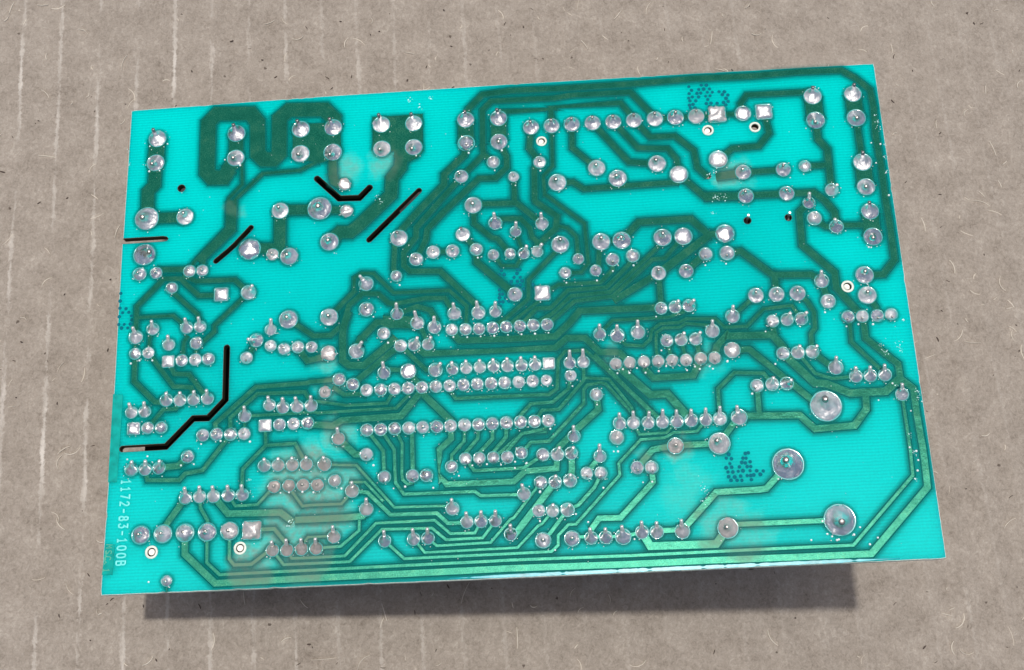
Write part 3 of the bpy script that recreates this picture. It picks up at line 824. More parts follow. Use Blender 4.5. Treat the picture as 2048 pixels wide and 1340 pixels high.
# ---------------------------------------------------------------- helpers
def link_obj(name, me, parent=None, mats=(), kind=None, loc=None):
    o = bpy.data.objects.new(name, me); C.objects.link(o)
    for m in mats:
        if m.name not in [x.name for x in me.materials if x]: me.materials.append(m)
    if parent is not None: o.parent = parent
    if loc is not None: o.location = loc
    if kind: o['kind'] = kind
    return o
def mesh(name, verts, faces, mi=None, smooth=True):
    me = bpy.data.meshes.new(name); me.from_pydata(verts, [], faces)
    if mi: me.polygons.foreach_set('material_index', mi)
    me.polygons.foreach_set('use_smooth', [smooth] * len(me.polygons)); me.update()
    return me
class N:
    """tiny node builder"""
    def __init__(s, name):
        s.m = bpy.data.materials.new(name); s.m.use_nodes = True; s.t = s.m.node_tree
        s.b = s.t.nodes['Principled BSDF']
    def new(s, ty, **kw):
        n = s.t.nodes.new(ty)
        for k, v in kw.items():
            if k.startswith('i_'): n.inputs[int(k[2:])].default_value = v
            else: setattr(n, k, v)
        return n
    def l(s, a, b): s.t.links.new(a, b)
    def math(s, op, a, b=None, clamp=False):
        n = s.new('ShaderNodeMath', operation=op); n.use_clamp = clamp
        for i, v in enumerate((a, b)):
            if v is None: continue
            if isinstance(v, (int, float)): n.inputs[i].default_value = v
            else: s.l(v, n.inputs[i])
        return n.outputs[0]
    def noise(s, vec, scale, detail=3, rough=0.55, dist=0.0):
        n = s.new('ShaderNodeTexNoise'); n.inputs['Scale'].default_value = scale; n.inputs['Detail'].default_value = detail
        n.inputs['Roughness'].default_value = rough; n.inputs['Distortion'].default_value = dist
        s.l(vec, n.inputs['Vector']); return n.outputs['Fac']
    def ramp(s, fac, stops):
        n = s.new('ShaderNodeValToRGB'); e = n.color_ramp.elements
        while len(e) < len(stops): e.new(0.5)
        for k, (p, c) in enumerate(stops):
            e[k].position = p; e[k].color = (c, c, c, 1) if isinstance(c, (int, float)) else (*c, 1)
        s.l(fac, n.inputs[0]); return n.outputs[0]
    def mix(s, fac, a, b, mode='MIX'):
        n = s.new('ShaderNodeMix', data_type='RGBA', blend_type=mode)
        for i, v in ((0, fac), (6, a), (7, b)):
            if isinstance(v, (int, float)): n.inputs[i].default_value = v
            elif isinstance(v, tuple): n.inputs[i].default_value = (*v, 1)
            else: s.l(v, n.inputs[i])
        return n.outputs[2]
    def mixf(s, fac, a, b):
        n = s.new('ShaderNodeMix', data_type='FLOAT')
        for i, v in ((0, fac), (2, a), (3, b)):
            if isinstance(v, (int, float)): n.inputs[i].default_value = v
            else: s.l(v, n.inputs[i])
        return n.outputs[0]
    def bump(s, h, strength, dist):
        n = s.new('ShaderNodeBump'); n.inputs['Strength'].default_value = strength; n.inputs['Distance'].default_value = dist
        s.l(h, n.inputs['Height']); s.l(n.outputs[0], s.b.inputs['Normal']); return n
    def tangent(s):
        c = s.new('ShaderNodeCombineXYZ'); c.inputs[0].default_value = 1.0; return c.outputs[0]   # the scrubbed copper and the curtain-coated resist spread a highlight sideways
    def set(s, **kw):
        for k, v in kw.items():
            k = k.replace('_', ' ')
            if isinstance(v, tuple): s.b.inputs[k].default_value = (*v, 1) if len(v) == 3 and k != 'Subsurface Radius' else v
            elif isinstance(v, (int, float)): s.b.inputs[k].default_value = v
            else: s.l(v, s.b.inputs[k])
# ---------------------------------------------------------------- the board's root
board = bpy.data.objects.new('circuit_board', None); C.objects.link(board)
board.location = BOARD_LOC; board.rotation_euler = (0, -BOARD_TILT, 0); board.empty_display_size = 0.02
board['label'] = 'green printed circuit board lying solder side up on the brown cardboard'
board['category'] = 'circuit board'
# residue left by flux: soft-edged films at fixed places on the board
grp = bpy.data.node_groups.new('flux_film', 'ShaderNodeTree')
grp.interface.new_socket('Fac', in_out='OUTPUT', socket_type='NodeSocketFloat')
def build_film():
    t = grp; nn = t.nodes.new
    go = nn('NodeGroupOutput'); tc = nn('ShaderNodeTexCoord'); tc.object = board
    wn = nn('ShaderNodeTexNoise'); wn.inputs['Scale'].default_value = 260; wn.inputs['Detail'].default_value = 4
    t.links.new(tc.outputs['Object'], wn.inputs['Vector'])
    sub = nn('ShaderNodeVectorMath'); sub.operation = 'SUBTRACT'; t.links.new(wn.outputs['Color'], sub.inputs[0]); sub.inputs[1].default_value = (.5, .5, .5)
    sc = nn('ShaderNodeVectorMath'); sc.operation = 'SCALE'; t.links.new(sub.outputs[0], sc.inputs[0]); sc.inputs['Scale'].default_value = 0.007
    ad = nn('ShaderNodeVectorMath'); ad.operation = 'ADD'; t.links.new(tc.outputs['Object'], ad.inputs[0]); t.links.new(sc.outputs[0], ad.inputs[1])
    acc = None
    for ln in GRIME.strip().splitlines():
        x, y, r, s = nums(ln)
        d = nn('ShaderNodeVectorMath'); d.operation = 'DISTANCE'; t.links.new(ad.outputs[0], d.inputs[0]); d.inputs[1].default_value = (x * MM, y * MM, 0)
        mr = nn('ShaderNodeMapRange'); mr.interpolation_type = 'SMOOTHSTEP'; t.links.new(d.outputs['Value'], mr.inputs[0])
        mr.inputs[1].default_value = r * MM * 1.15; mr.inputs[2].default_value = r * MM * 0.45; mr.inputs[3].default_value = 0; mr.inputs[4].default_value = min(.92, s * 1.15)
        if acc is None: acc = mr.outputs[0]
        else:
            m = nn('ShaderNodeMath'); m.operation = 'MAXIMUM'; t.links.new(acc, m.inputs[0]); t.links.new(mr.outputs[0], m.inputs[1]); acc = m.outputs[0]
    n2 = nn('ShaderNodeTexNoise'); n2.inputs['Scale'].default_value = 900; n2.inputs['Detail'].default_value = 5; t.links.new(tc.outputs['Object'], n2.inputs['Vector'])
    mr = nn('ShaderNodeMapRange'); t.links.new(n2.outputs['Fac'], mr.inputs[0]); mr.inputs[1].default_value = .3; mr.inputs[2].default_value = .6; mr.inputs[3].default_value = .55; mr.inputs[4].default_value = 1
    m = nn('ShaderNodeMath'); m.operation = 'MULTIPLY'; t.links.new(acc, m.inputs[0]); t.links.new(mr.outputs[0], m.inputs[1])
    t.links.new(m.outputs[0], go.inputs[0])
build_film()
def film(n):
    g = n.new('ShaderNodeGroup'); g.node_tree = grp; return g.outputs[0]
def bcoord(n):
    t = n.new('ShaderNodeTexCoord'); t.object = board; return t.outputs['Object']
FILM_COL = (0.20, 0.36, 0.335)
# ---------------------------------------------------------------- materials
def m_resist():
    n = N('solder_resist_on_glass_fibre'); v = bcoord(n); f = film(n)
    sep = n.new('ShaderNodeSeparateXYZ'); n.l(v, sep.inputs[0])
    warp = n.noise(v, 180, 2)
    wy = n.math('SINE', n.math('ADD', n.math('MULTIPLY', sep.outputs[1], 2 * math.pi / 0.00056), n.math('MULTIPLY', warp, 3.0)))
    wx = n.math('SINE', n.math('ADD', n.math('MULTIPLY', sep.outputs[0], 2 * math.pi / 0.00072), n.math('MULTIPLY', warp, 3.0)))
    weave = n.math('ADD', n.math('MULTIPLY', wy, n.math('ADD', n.math('MULTIPLY', n.noise(v, 90, 3), 0.5), 0.02)), n.math('MULTIPLY', wx, 0.025))
    fine = n.noise(v, 2600, 3)
    big = n.noise(v, 45, 4)
    k = n.math('ADD', n.math('ADD', n.math('MULTIPLY', weave, 0.6), n.math('MULTIPLY', fine, 0.7)), n.math('MULTIPLY', n.noise(v, 26, 5, 0.6), 0.75))
    col = n.ramp(k, [(0.05, (0.0, 0.56, 0.485)), (0.55, (0.0, 0.725, 0.63)), (0.95, (0.0, 0.86, 0.755))])
    milk = n.mix(n.noise(v, 700, 5, 0.7), (0.055, 0.165, 0.13), (0.27, 0.43, 0.37))
    col = n.mix(f, col, milk)
    n.set(Base_Color=col, Roughness=n.mixf(f, n.math('ADD', n.math('MULTIPLY', fine, 0.2), 0.26), 0.6), Specular_IOR_Level=0.02, Anisotropic=0.9, Tangent=n.tangent(), Subsurface_Weight=n.mixf(f, 1.0, 0.0), Subsurface_Radius=(0.3, 1.0, 1.0), Subsurface_Scale=0.011, IOR=1.5)
    n.bump(n.math('ADD', n.math('MULTIPLY', weave, 0.25), n.math('ADD', n.math('MULTIPLY', big, 4), n.math('MULTIPLY', fine, 0.25))), 0.35, 0.00006)
    return n.m
def m_trace():
    n = N('copper_under_resist'); v = bcoord(n); f = film(n)
    fine = n.noise(v, 4200, 4, 0.7); mid = n.noise(v, 420, 3)
    k = n.math('ADD', n.math('MULTIPLY', fine, 0.6), n.math('MULTIPLY', mid, 0.4))
    col = n.ramp(k, [(0.32, (0.001, 0.080, 0.050)), (0.52, (0.007, 0.130, 0.084)), (0.70, (0.045, 0.175, 0.098))])
    col = n.mix(n.math('MULTIPLY', f, 0.75), col, (0.125, 0.20, 0.145))
    n.set(Base_Color=col, Metallic=n.mixf(f, 0.26, 0.15), Roughness=n.mixf(f, n.math('ADD', n.math('MULTIPLY', fine, 0.16), 0.19), 0.5), IOR=1.5, Specular_IOR_Level=0.1, Anisotropic=0.9, Tangent=n.tangent())
    n.bump(n.math('ADD', fine, n.math('MULTIPLY', mid, 3)), 0.5, 0.00003)
    return n.m
def m_solder(name, dull):
    n = N(name); v = bcoord(n); f = film(n)
    a = n.noise(v, 620, 2, 0.5); b = n.noise(v, 2600, 2)
    f2 = n.math('ADD', n.math('MULTIPLY', f, 0.85), dull, True)
    col = n.mix(f2, n.ramp(a, [(0.3, (0.80, 0.795, 0.785)), (0.7, (0.97, 0.965, 0.955))]), (0.42, 0.385, 0.36))
    n.set(Base_Color=col, Metallic=n.mixf(f2, 1.0, 0.4), Roughness=n.mixf(f2, n.math('ADD', n.math('MULTIPLY', a, 0.45), n.math('ADD', n.math('MULTIPLY', n.new('ShaderNodeObjectInfo').outputs['Random'], 0.26), 0.04)), 0.5), Coat_Weight=0.5, Coat_Roughness=0.08, IOR=1.5)
    n.bump(n.math('ADD', n.math('MULTIPLY', a, 1.0), n.math('MULTIPLY', b, 0.16)), 0.8, 0.00042)
    return n.m
def m_simple(name, col, rough=0.5, metal=0.0, bump=None, var=0.0, **kw):
    n = N(name)
    if var:
        t = n.new('ShaderNodeTexCoord'); q = n.noise(t.outputs['Object'], kw.pop('scale', 900), 4)
        n.set(Base_Color=n.ramp(q, [(0.3, tuple(c * (1 - var) for c in col)), (0.7, tuple(min(1, c * (1 + var)) for c in col))]))
        if bump: n.bump(q, 0.5, bump)
    else: n.set(Base_Color=col)
    if kw.pop('aniso', False): kw['Tangent'] = n.tangent()
    n.set(Roughness=rough, Metallic=metal, **kw); return n.m
def m_card():
    n = N('corrugated_cardboard'); tc = n.new('ShaderNodeTexCoord'); v = tc.outputs['Object']
    mp = n.new('ShaderNodeMapping'); n.l(v, mp.inputs[0]); mp.inputs['Scale'].default_value = (1, 0.85, 1)
    big = n.noise(v, 22, 4); mid = n.noise(v, 160, 5, 0.6); fine = n.noise(mp.outputs[0], 1150, 5, 0.74, 0.8); grit = n.noise(v, 2600, 3, 0.7)
    k = n.math('ADD', n.math('ADD', n.math('MULTIPLY', mid, 0.32), n.math('MULTIPLY', fine, 0.50)), n.math('MULTIPLY', grit, 0.24))
    col = n.ramp(k, [(0.36, (0.168, 0.140, 0.112)), (0.49, (0.280, 0.243, 0.204)), (0.58, (0.338, 0.297, 0.253)), (0.73, (0.48, 0.43, 0.37))])
    col = n.mix(n.math('MULTIPLY', n.math('SUBTRACT', big, 0.5), 0.5, True), col, (0.37, 0.325, 0.275))
    # rubbed crests of the flutes, worn through in places, mostly towards the left
    sep = n.new('ShaderNodeSeparateXYZ'); n.l(v, sep.inputs[0])
    wob = n.math('MULTIPLY', n.math('SUBTRACT', n.noise(v, 60, 2), 0.5), 0.0006)
    ph = n.math('FRACT', n.math('ADD', n.math('DIVIDE', n.math('ADD', sep.outputs[0], wob), FLUTE), 0.5))
    d = n.math('ABSOLUTE', n.math('SUBTRACT', ph, 0.5))
    wid = n.math('ADD', n.math('MULTIPLY', mid, 0.16), n.math('MULTIPLY', fine, 0.16))
    line = n.math('MULTIPLY', n.math('SUBTRACT', n.math('SUBTRACT', wid, 0.095), d), 22, True)
    st = n.new('ShaderNodeMapping'); n.l(v, st.inputs[0]); st.inputs['Scale'].default_value = (120, 34, 1)
    brk = n.noise(st.outputs[0], 1.0, 5, 0.75)
    left = n.new('ShaderNodeMapRange'); n.l(sep.outputs[0], left.inputs[0]); left.inputs[1].default_value = -0.075; left.inputs[2].default_value = 0.02; left.inputs[3].default_value = 1.0; left.inputs[4].default_value = 0.16
    wear = n.math('MULTIPLY', n.math('MULTIPLY', line, n.ramp(brk, [(0.44, 0.0), (0.68, 1.0)])), left.outputs[0])
    col = n.mix(n.math('MULTIPLY', wear, 0.82), col, (0.66, 0.62, 0.565))
    vo = n.new('ShaderNodeTexVoronoi'); vo.inputs['Scale'].default_value = 170; n.l(v, vo.inputs['Vector'])
    sp = n.math('MULTIPLY', n.math('LESS_THAN', n.math('ADD', vo.outputs['Distance'], n.math('MULTIPLY', grit, 0.12)), 0.115), n.math('GREATER_THAN', n.noise(v, 75, 2), 0.5))
    col = n.mix(n.math('MULTIPLY', sp, 0.8), col, (0.075, 0.055, 0.042))
    n.set(Base_Color=col, Roughness=0.85, Specular_IOR_Level=0.25)
    n.bump(n.math('ADD', n.math('ADD', n.math('MULTIPLY', mid, 1.4), fine), n.math('MULTIPLY', grit, 0.5)), 0.55, 0.00022)
    return n.m
FLUTE = 0.00826
M_RES = m_resist(); M_TR = m_trace(); M_SOL = m_solder('tin_solder', 0.0); M_DULL = m_solder('tin_solder_under_flux', 0.45)
M_RIM = m_simple('resist_rim', (0.04, 0.36, 0.36), 0.22, Coat_Weight=1.0, Coat_Roughness=0.05)
M_EDGE = m_simple('sawn_glass_fibre_edge', (0.66, 0.76, 0.68), 0.7, var=0.25, bump=0.0001, scale=2500)
M_ROUTED = m_simple('routed_slot_wall', (0.085, 0.07, 0.042), 0.8, Specular_IOR_Level=0.1)
M_UNDER = m_simple('component_side', (0.05, 0.05, 0.035), 0.7)
def m_fringe():
    n = N('dark_teal_fringe'); f = film(n); at = n.new('ShaderNodeAttribute'); at.attribute_name = 'fringe'
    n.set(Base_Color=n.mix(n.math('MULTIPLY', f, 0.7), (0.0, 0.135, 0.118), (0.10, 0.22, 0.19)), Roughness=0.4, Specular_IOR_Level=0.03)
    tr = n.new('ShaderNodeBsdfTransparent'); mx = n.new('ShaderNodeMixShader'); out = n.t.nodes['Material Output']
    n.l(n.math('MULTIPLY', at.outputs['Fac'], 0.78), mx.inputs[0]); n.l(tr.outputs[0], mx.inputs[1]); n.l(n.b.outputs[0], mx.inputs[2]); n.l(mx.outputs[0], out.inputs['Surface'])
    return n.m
M_FRINGE = m_fringe()  # dark teal for the fading skirts of traces and pads
M_AREA = m_simple('resist_over_marking_copper', (0.0, 0.33, 0.285), 0.4, var=0.25, scale=600, Specular_IOR_Level=0.1)
M_PIN = m_simple('tinned_wire', (0.84, 0.82, 0.80), 0.34, 0.7, var=0.12, scale=3000)
M_CLIP = m_simple('clipped_lead', (0.40, 0.38, 0.36), 0.36, 1.0, var=0.2, scale=3000)
M_INK = m_simple('blue_green_ink', (0.0, 0.145, 0.19), 0.6, Specular_IOR_Level=0.05)
M_LET = m_simple('pale_lettering', (0.13, 0.76, 0.72), 0.35)
M_LET2 = m_simple('etched_lettering', (0.10, 0.42, 0.27), 0.35)
M_BARE = m_simple('bare_hole_rim', (0.70, 0.76, 0.66), 0.45, var=0.12)
M_PLUG = m_simple('white_nylon', (0.80, 0.78, 0.72), 0.4)
M_SCUFF = m_simple('scraped_resist', (0.55, 0.86, 0.83), 0.45, var=0.2)
M_BALL = m_simple('white_sparkle_bead', (0.86, 0.93, 0.93), 0.1, Coat_Weight=1.0, Coat_Roughness=0.03)  # flux beads; their sparkle is painted in as near-white colour
M_BLACK = m_simple('black_component_plastic', (0.010, 0.009, 0.008), 0.7, Specular_IOR_Level=0.1)
M_CARD = m_card()
M_FIB = m_simple('pale_paper_fibre', (0.62, 0.57, 0.49), 0.8)
M_SPK = m_simple('dark_bark_speck', (0.07, 0.05, 0.04), 0.85)
# ---------------------------------------------------------------- the cardboard underneath
def build_cardboard():
    x0, x1, y0, y1 = -0.21, 0.22, -0.17, 0.19
    nx, ny = 620, 46
    vs_, fs = [], []
    for j in range(ny + 1):
        y = y0 + (y1 - y0) * j / ny
        for i in range(nx + 1):
            x = x0 + (x1 - x0) * i / nx
            c = math.cos(2 * math.pi * x / FLUTE)
            z = (0.00010 * (max(0, c) ** 1.5) + 0.00011 * c) * (0.8 + 0.6 * noise.noise((x * 40, y * 12, 0))) + 0.0005 * noise.noise((x * 12, y * 9, 3))
            vs_.append((x, y, z))
    for j in range(ny):
        for i in range(nx):
            a = j * (nx + 1) + i; fs.append((a, a + 1, a + nx + 2, a + nx + 1))
    rim = [i for i in range(nx + 1)] + [(j * (nx + 1) + nx) for j in range(1, ny + 1)] + [ny * (nx + 1) + i for i in range(nx - 1, -1, -1)] + [j * (nx + 1) for j in range(ny - 1, 0, -1)]
    b0 = len(vs_)
    for k in rim: vs_.append((vs_[k][0], vs_[k][1], -0.0045))
    m = len(rim)
    for k in range(m): fs.append((rim[k], b0 + k, b0 + (k + 1) % m, rim[(k + 1) % m]))
    fs.append(tuple(b0 + k for k in range(m - 1, -1, -1)))
    o = link_obj('cardboard_sheet', mesh('cardboard_sheet', vs_, fs), None, [M_CARD])
    o.rotation_euler = (0, 0, math.radians(2.0)); o.location = (-0.0969 + 12 * FLUTE, 0, 0)
    o['label'] = 'brown corrugated cardboard with pale rubbed flute lines underneath the circuit board'; o['category'] = 'cardboard'
    return o
card = build_cardboard()
def strands(name, n, mat, rng, lmin, lmax, rad, bend):
    vs_, fs = [], []
    for _ in range(n):
        x, y = rng.uniform(-0.12, 0.15), rng.uniform(-0.085, 0.10)
        a = rng.uniform(0, math.tau); L = rng.uniform(lmin, lmax) * rng.uniform(.4, 1); k = rng.uniform(-bend, bend); r = rad * rng.uniform(.5, 1.2)
        px, py = x, y; pts = []
        S = 6
        for s in range(S + 1):
            pts.append((px, py, 0.00025 + 0.0005 * noise.noise((px * 12, py * 9, 3)), a)); px += math.cos(a) * L / S; py += math.sin(a) * L / S; a += k / S
        b = len(vs_)
        for q, (px, py, z, a) in enumerate(pts):
            t = r * (0.35 + 0.65 * math.sin(math.pi * (q + .4) / (S + .8)))
            ox, oy = -math.sin(a) * t, math.cos(a) * t
            vs_ += [(px + ox, py + oy, z - .0002), (px, py, z + t * .6), (px - ox, py - oy, z - .0002)]
        for q in range(S):
            c = b + q * 3; fs += [(c, c + 3, c + 4, c + 1), (c + 1, c + 4, c + 5, c + 2)]
    o = link_obj(name, mesh(name, vs_, fs), card, [mat], 'stuff')
    return o
rg = random.Random(5)
strands('paper_fibre', 560, M_FIB, rg, 0.001, 0.0055, 0.00010, 1.8)
strands('bark_speck', 330, M_SPK, rg, 0.0003, 0.0014, 0.00016, 0.8)
# ---------------------------------------------------------------- the glass-fibre panel with its slots and holes
TH = 1.6
def seg_outline(pts, width, n=8):
    """outline of a routed slot with round ends (list of mm points, counter-clockwise not needed)"""
    h = width / 2; L, R = [], []
    P = [Vector(p) for p in pts]
    for i, p in enumerate(P):
        if i == 0: d = (P[1] - P[0]).normalized(); m = Vector((-d.y, d.x)); sc = 1
        elif i == len(P) - 1: d = (P[-1] - P[-2]).normalized(); m = Vector((-d.y, d.x)); sc = 1
        else:
            d1 = (P[i] - P[i - 1]).normalized(); d2 = (P[i + 1] - P[i]).normalized()
            m = (Vector((-d1.y, d1.x)) + Vector((-d2.y, d2.x))).normalized(); sc = min(1.6, 1 / max(.4, m.dot(Vector((-d1.y, d1.x)))))
        L.append(p + m * h * sc); R.append(p - m * h * sc)
    out = list(L)
    d = (P[-1] - P[-2]).normalized(); a0 = math.atan2(d.x, -d.y)
    a0 = math.atan2(L[-1].y - P[-1].y, L[-1].x - P[-1].x)
    out += [P[-1] + Vector((math.cos(a0 - math.pi * k / n), math.sin(a0 - math.pi * k / n))) * h for k in range(1, n)]
    out += R[::-1]
    a0 = math.atan2(R[0].y - P[0].y, R[0].x - P[0].x)
    out += [P[0] + Vector((math.cos(a0 - math.pi * k / n), math.sin(a0 - math.pi * k / n))) * h for k in range(1, n)]
    return [(v.x, v.y) for v in out]
def build_panel():
    cu = bpy.data.curves.new('panel', 'CURVE'); cu.dimensions = '2D'; cu.fill_mode = 'BOTH'; cu.extrude = (TH / 2 - .09) * MM; cu.bevel_depth = .09 * MM; cu.bevel_resolution = 1; cu.offset = -.09 * MM
    def spline(pts):
        s = cu.splines.new('POLY'); s.points.add(len(pts) - 1)
        for q, p in zip(s.points, pts): q.co = (p[0] * MM, p[1] * MM, 0, 1)
        s.use_cyclic_u = True
    o = pairs(OUTLINE); o0 = [o[k] for k in (0, 4, 6, 10)]; nch = pairs(NOTCH)
    fine = []
    for a, b in zip(o, o[1:] + [None]):
        if b is None: fine.append(a); break
        L = math.hypot(b[0] - a[0], b[1] - a[1]); m = max(2, int(L / .9)); nx, ny = -(b[1] - a[1]) / L, (b[0] - a[0]) / L
        for k in range(m):
            t = k / m; x, y = a[0] + (b[0] - a[0]) * t, a[1] + (b[1] - a[1]) * t
            j = .05 * noise.noise((x * .8, y * .8, 4)) + (-.10 if noise.noise((x * 1.7, y * 1.7, 9)) > .45 else 0) if k else -.12 * (abs(a[0]) > 60 and abs(a[1]) > 30)
            fine.append((x + nx * j, y + ny * j))
    o = fine
    # outline order TL, top..., TR, right, BR, bottom..., BL, left ; the notch opens in the left edge
    ys = [q for q in nch]
    spline(o + [tuple(q) for q in ys[::-1]])
    for ln in SLOTS.strip().splitlines():
        v = nums(ln); spline(seg_outline([(v[i], v[i + 1]) for i in range(1, len(v), 2)], v[0]))
    for ln in HOLES.strip().splitlines():
        f = ln.split(); x, y, r = map(float, f[:3])
        spline([(x + r * math.cos(k * math.tau / 20), y + r * math.sin(k * math.tau / 20)) for k in range(20)])
    ob = bpy.data.objects.new('tmp', cu); C.objects.link(ob)
    dg = bpy.context.evaluated_depsgraph_get(); dg.update()
    me = bpy.data.meshes.new_from_object(ob.evaluated_get(dg)); me.name = 'board_panel'
    bpy.data.objects.remove(ob)
    def outer(c):
        p = Vector((c.x / MM, c.y / MM)); return min((p - a).dot(Vector((-(b - a).y, (b - a).x)).normalized()) * -1 for a, b in zip([Vector(q) for q in o0], [Vector(q) for q in o0[1:] + o0[:1]])) < .3
    bm = bmesh.new(); bm.from_mesh(me); bmesh.ops.remove_doubles(bm, verts=bm.verts, dist=1e-7); bmesh.ops.recalc_face_normals(bm, faces=bm.faces)
    for f in bm.faces: f.smooth = False; f.material_index = 0 if f.normal.z > .97 else (2 if f.normal.z < -.6 else (1 if outer(f.calc_center_median()) else 3))
    idx = [f.material_index for f in bm.faces]
    bm.to_mesh(me); bm.free(); me.materials.clear()
    me.materials.append(M_RES); me.materials.append(M_EDGE); me.materials.append(M_UNDER); me.materials.append(M_ROUTED)
    me.polygons.foreach_set('material_index', idx)
    p = link_obj('board_panel', me, board, [], None, (0, 0, -TH / 2 * MM))
    return p
panel = build_panel()
# ---------------------------------------------------------------- copper traces under the resist
def trace_mesh(pts, w, zt, skirt=None):
    P = [Vector(p) for p in pts]; Q = [P[0]]
    for p in P[1:]:
        if (p - Q[-1]).length > 0.05: Q.append(p)
    P = Q; h = w / 2; e = min(0.12, w * .2)
    vs_, fs = [], []
    n = len(P)
    for i, p in enumerate(P):
        d1 = (P[i] - P[i - 1]).normalized() if i else None; d2 = (P[i + 1] - P[i]).normalized() if i < n - 1 else None
        if d1 is None: m = Vector((-d2.y, d2.x)); sc = 1; sh = -d2 * e
        elif d2 is None: m = Vector((-d1.y, d1.x)); sc = 1; sh = d1 * e
        else:
            m = (Vector((-d1.y, d1.x)) + Vector((-d2.y, d2.x)))
            m = m.normalized() if m.length > 1e-4 else Vector((-d1.y, d1.x)); sc = min(1.7, 1 / max(.35, m.dot(Vector((-d1.y, d1.x))))); sh = Vector((0, 0))
        for off, z in ((h + e, 0.0), (h, zt * .75), (h - e, zt), (-h + e, zt), (-h, zt * .75), (-h - e, 0.0)):
            q = p + m * off * sc + (sh if z == 0.0 else Vector((0, 0))); vs_.append((q.x * MM, q.y * MM, z * MM))
    for i in range(n - 1):
        for k in range(5):
            a = i * 6 + k; fs.append((a, a + 1, a + 7, a + 6))
    fs.append((0, 1, 2, 3, 4, 5)[::-1]); b = (n - 1) * 6; fs.append((b, b + 1, b + 2, b + 3, b + 4, b + 5))
    fs = [f[::-1] for f in fs]; mi = [1 if skirt is not None and q < 5 * (n - 1) and q % 5 != 2 else 0 for q in range(len(fs))]; fringe = [1.0] * len(vs_)
    if skirt is not None:      # dark teal skirt along the foot of the copper, fading outwards
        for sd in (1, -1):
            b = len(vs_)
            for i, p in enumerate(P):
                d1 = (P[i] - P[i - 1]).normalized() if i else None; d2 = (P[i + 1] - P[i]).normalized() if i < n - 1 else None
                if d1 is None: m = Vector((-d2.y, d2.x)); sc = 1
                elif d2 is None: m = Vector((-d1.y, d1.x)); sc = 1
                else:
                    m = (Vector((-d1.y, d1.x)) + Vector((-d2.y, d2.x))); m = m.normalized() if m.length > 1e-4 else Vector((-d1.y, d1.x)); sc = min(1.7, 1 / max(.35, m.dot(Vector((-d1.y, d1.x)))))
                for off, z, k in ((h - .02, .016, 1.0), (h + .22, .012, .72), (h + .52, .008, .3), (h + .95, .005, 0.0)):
                    q = p + m * off * sc * sd; vs_.append((q.x * MM, q.y * MM, (z + skirt) * MM)); fringe.append(k)
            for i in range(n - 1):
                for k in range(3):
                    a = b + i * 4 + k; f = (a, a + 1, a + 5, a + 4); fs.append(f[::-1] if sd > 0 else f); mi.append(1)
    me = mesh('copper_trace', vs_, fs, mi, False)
    if skirt is not None: me.attributes.new('fringe', 'FLOAT', 'POINT').data.foreach_set('value', fringe)
    return me
def poly_mesh(pts, zt, skirt=None):
    n = len(pts); cx = sum(p[0] for p in pts) / n; cy = sum(p[1] for p in pts) / n; vs_ = []
    for g, z in ((0.09, 0.0), (-0.04, zt)):
        for x, y in pts:
            d = Vector((x - cx, y - cy)); d.normalize(); vs_.append(((x + d.x * g) * MM, (y + d.y * g) * MM, z * MM))
    fs = [(i, (i + 1) % n, n + (i + 1) % n, n + i) for i in range(n)] + [tuple(range(n, 2 * n))]
    me = mesh('copper_trace', vs_, fs, None, False)
    bm = bmesh.new(); bm.from_mesh(me); bmesh.ops.recalc_face_normals(bm, faces=bm.faces)
    up = [f for f in bm.faces if len(f.verts) == n and f.calc_center_median().z > 0.5 * zt * MM]
    if up and up[0].normal.z < 0: bmesh.ops.reverse_faces(bm, faces=bm.faces)
    bmesh.ops.triangulate(bm, faces=up)
    bm.to_mesh(me); bm.free()
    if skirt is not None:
        V = [tuple(v.co) for v in me.vertices]; F = [tuple(p.vertices) for p in me.polygons]; mi = [0] * len(F); fringe = [1.0] * len(V); b = len(V)
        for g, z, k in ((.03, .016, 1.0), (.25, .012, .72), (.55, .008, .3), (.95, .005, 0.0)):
            for x, y in pts: d = Vector((x - cx, y - cy)); d.normalize(); V.append(((x + d.x * g) * MM, (y + d.y * g) * MM, (z + skirt) * MM)); fringe.append(k)
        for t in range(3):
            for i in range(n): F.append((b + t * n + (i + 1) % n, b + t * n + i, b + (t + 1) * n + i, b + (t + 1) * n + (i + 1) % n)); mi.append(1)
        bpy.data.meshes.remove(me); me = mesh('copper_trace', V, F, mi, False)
        me.attributes.new('fringe', 'FLOAT', 'POINT').data.foreach_set('value', fringe)
    return me
for i, ln in enumerate(TRACES.strip().splitlines()):
    v = nums(ln); pts = [(v[k], v[k + 1]) for k in range(1, len(v), 2)]
    zt = 0.030 + 0.0013 * (i % 23)
    link_obj('copper_trace', poly_mesh(pts, zt, .0005 * (i % 11)) if v[0] == 0 else trace_mesh(pts, v[0], zt, .0005 * (i % 11)), board, [M_TR, M_FRINGE])
for ln in BOXES.strip().splitlines():
    link_obj('copper_marking_area', poly_mesh(pairs(ln), 0.047), board, [M_AREA])
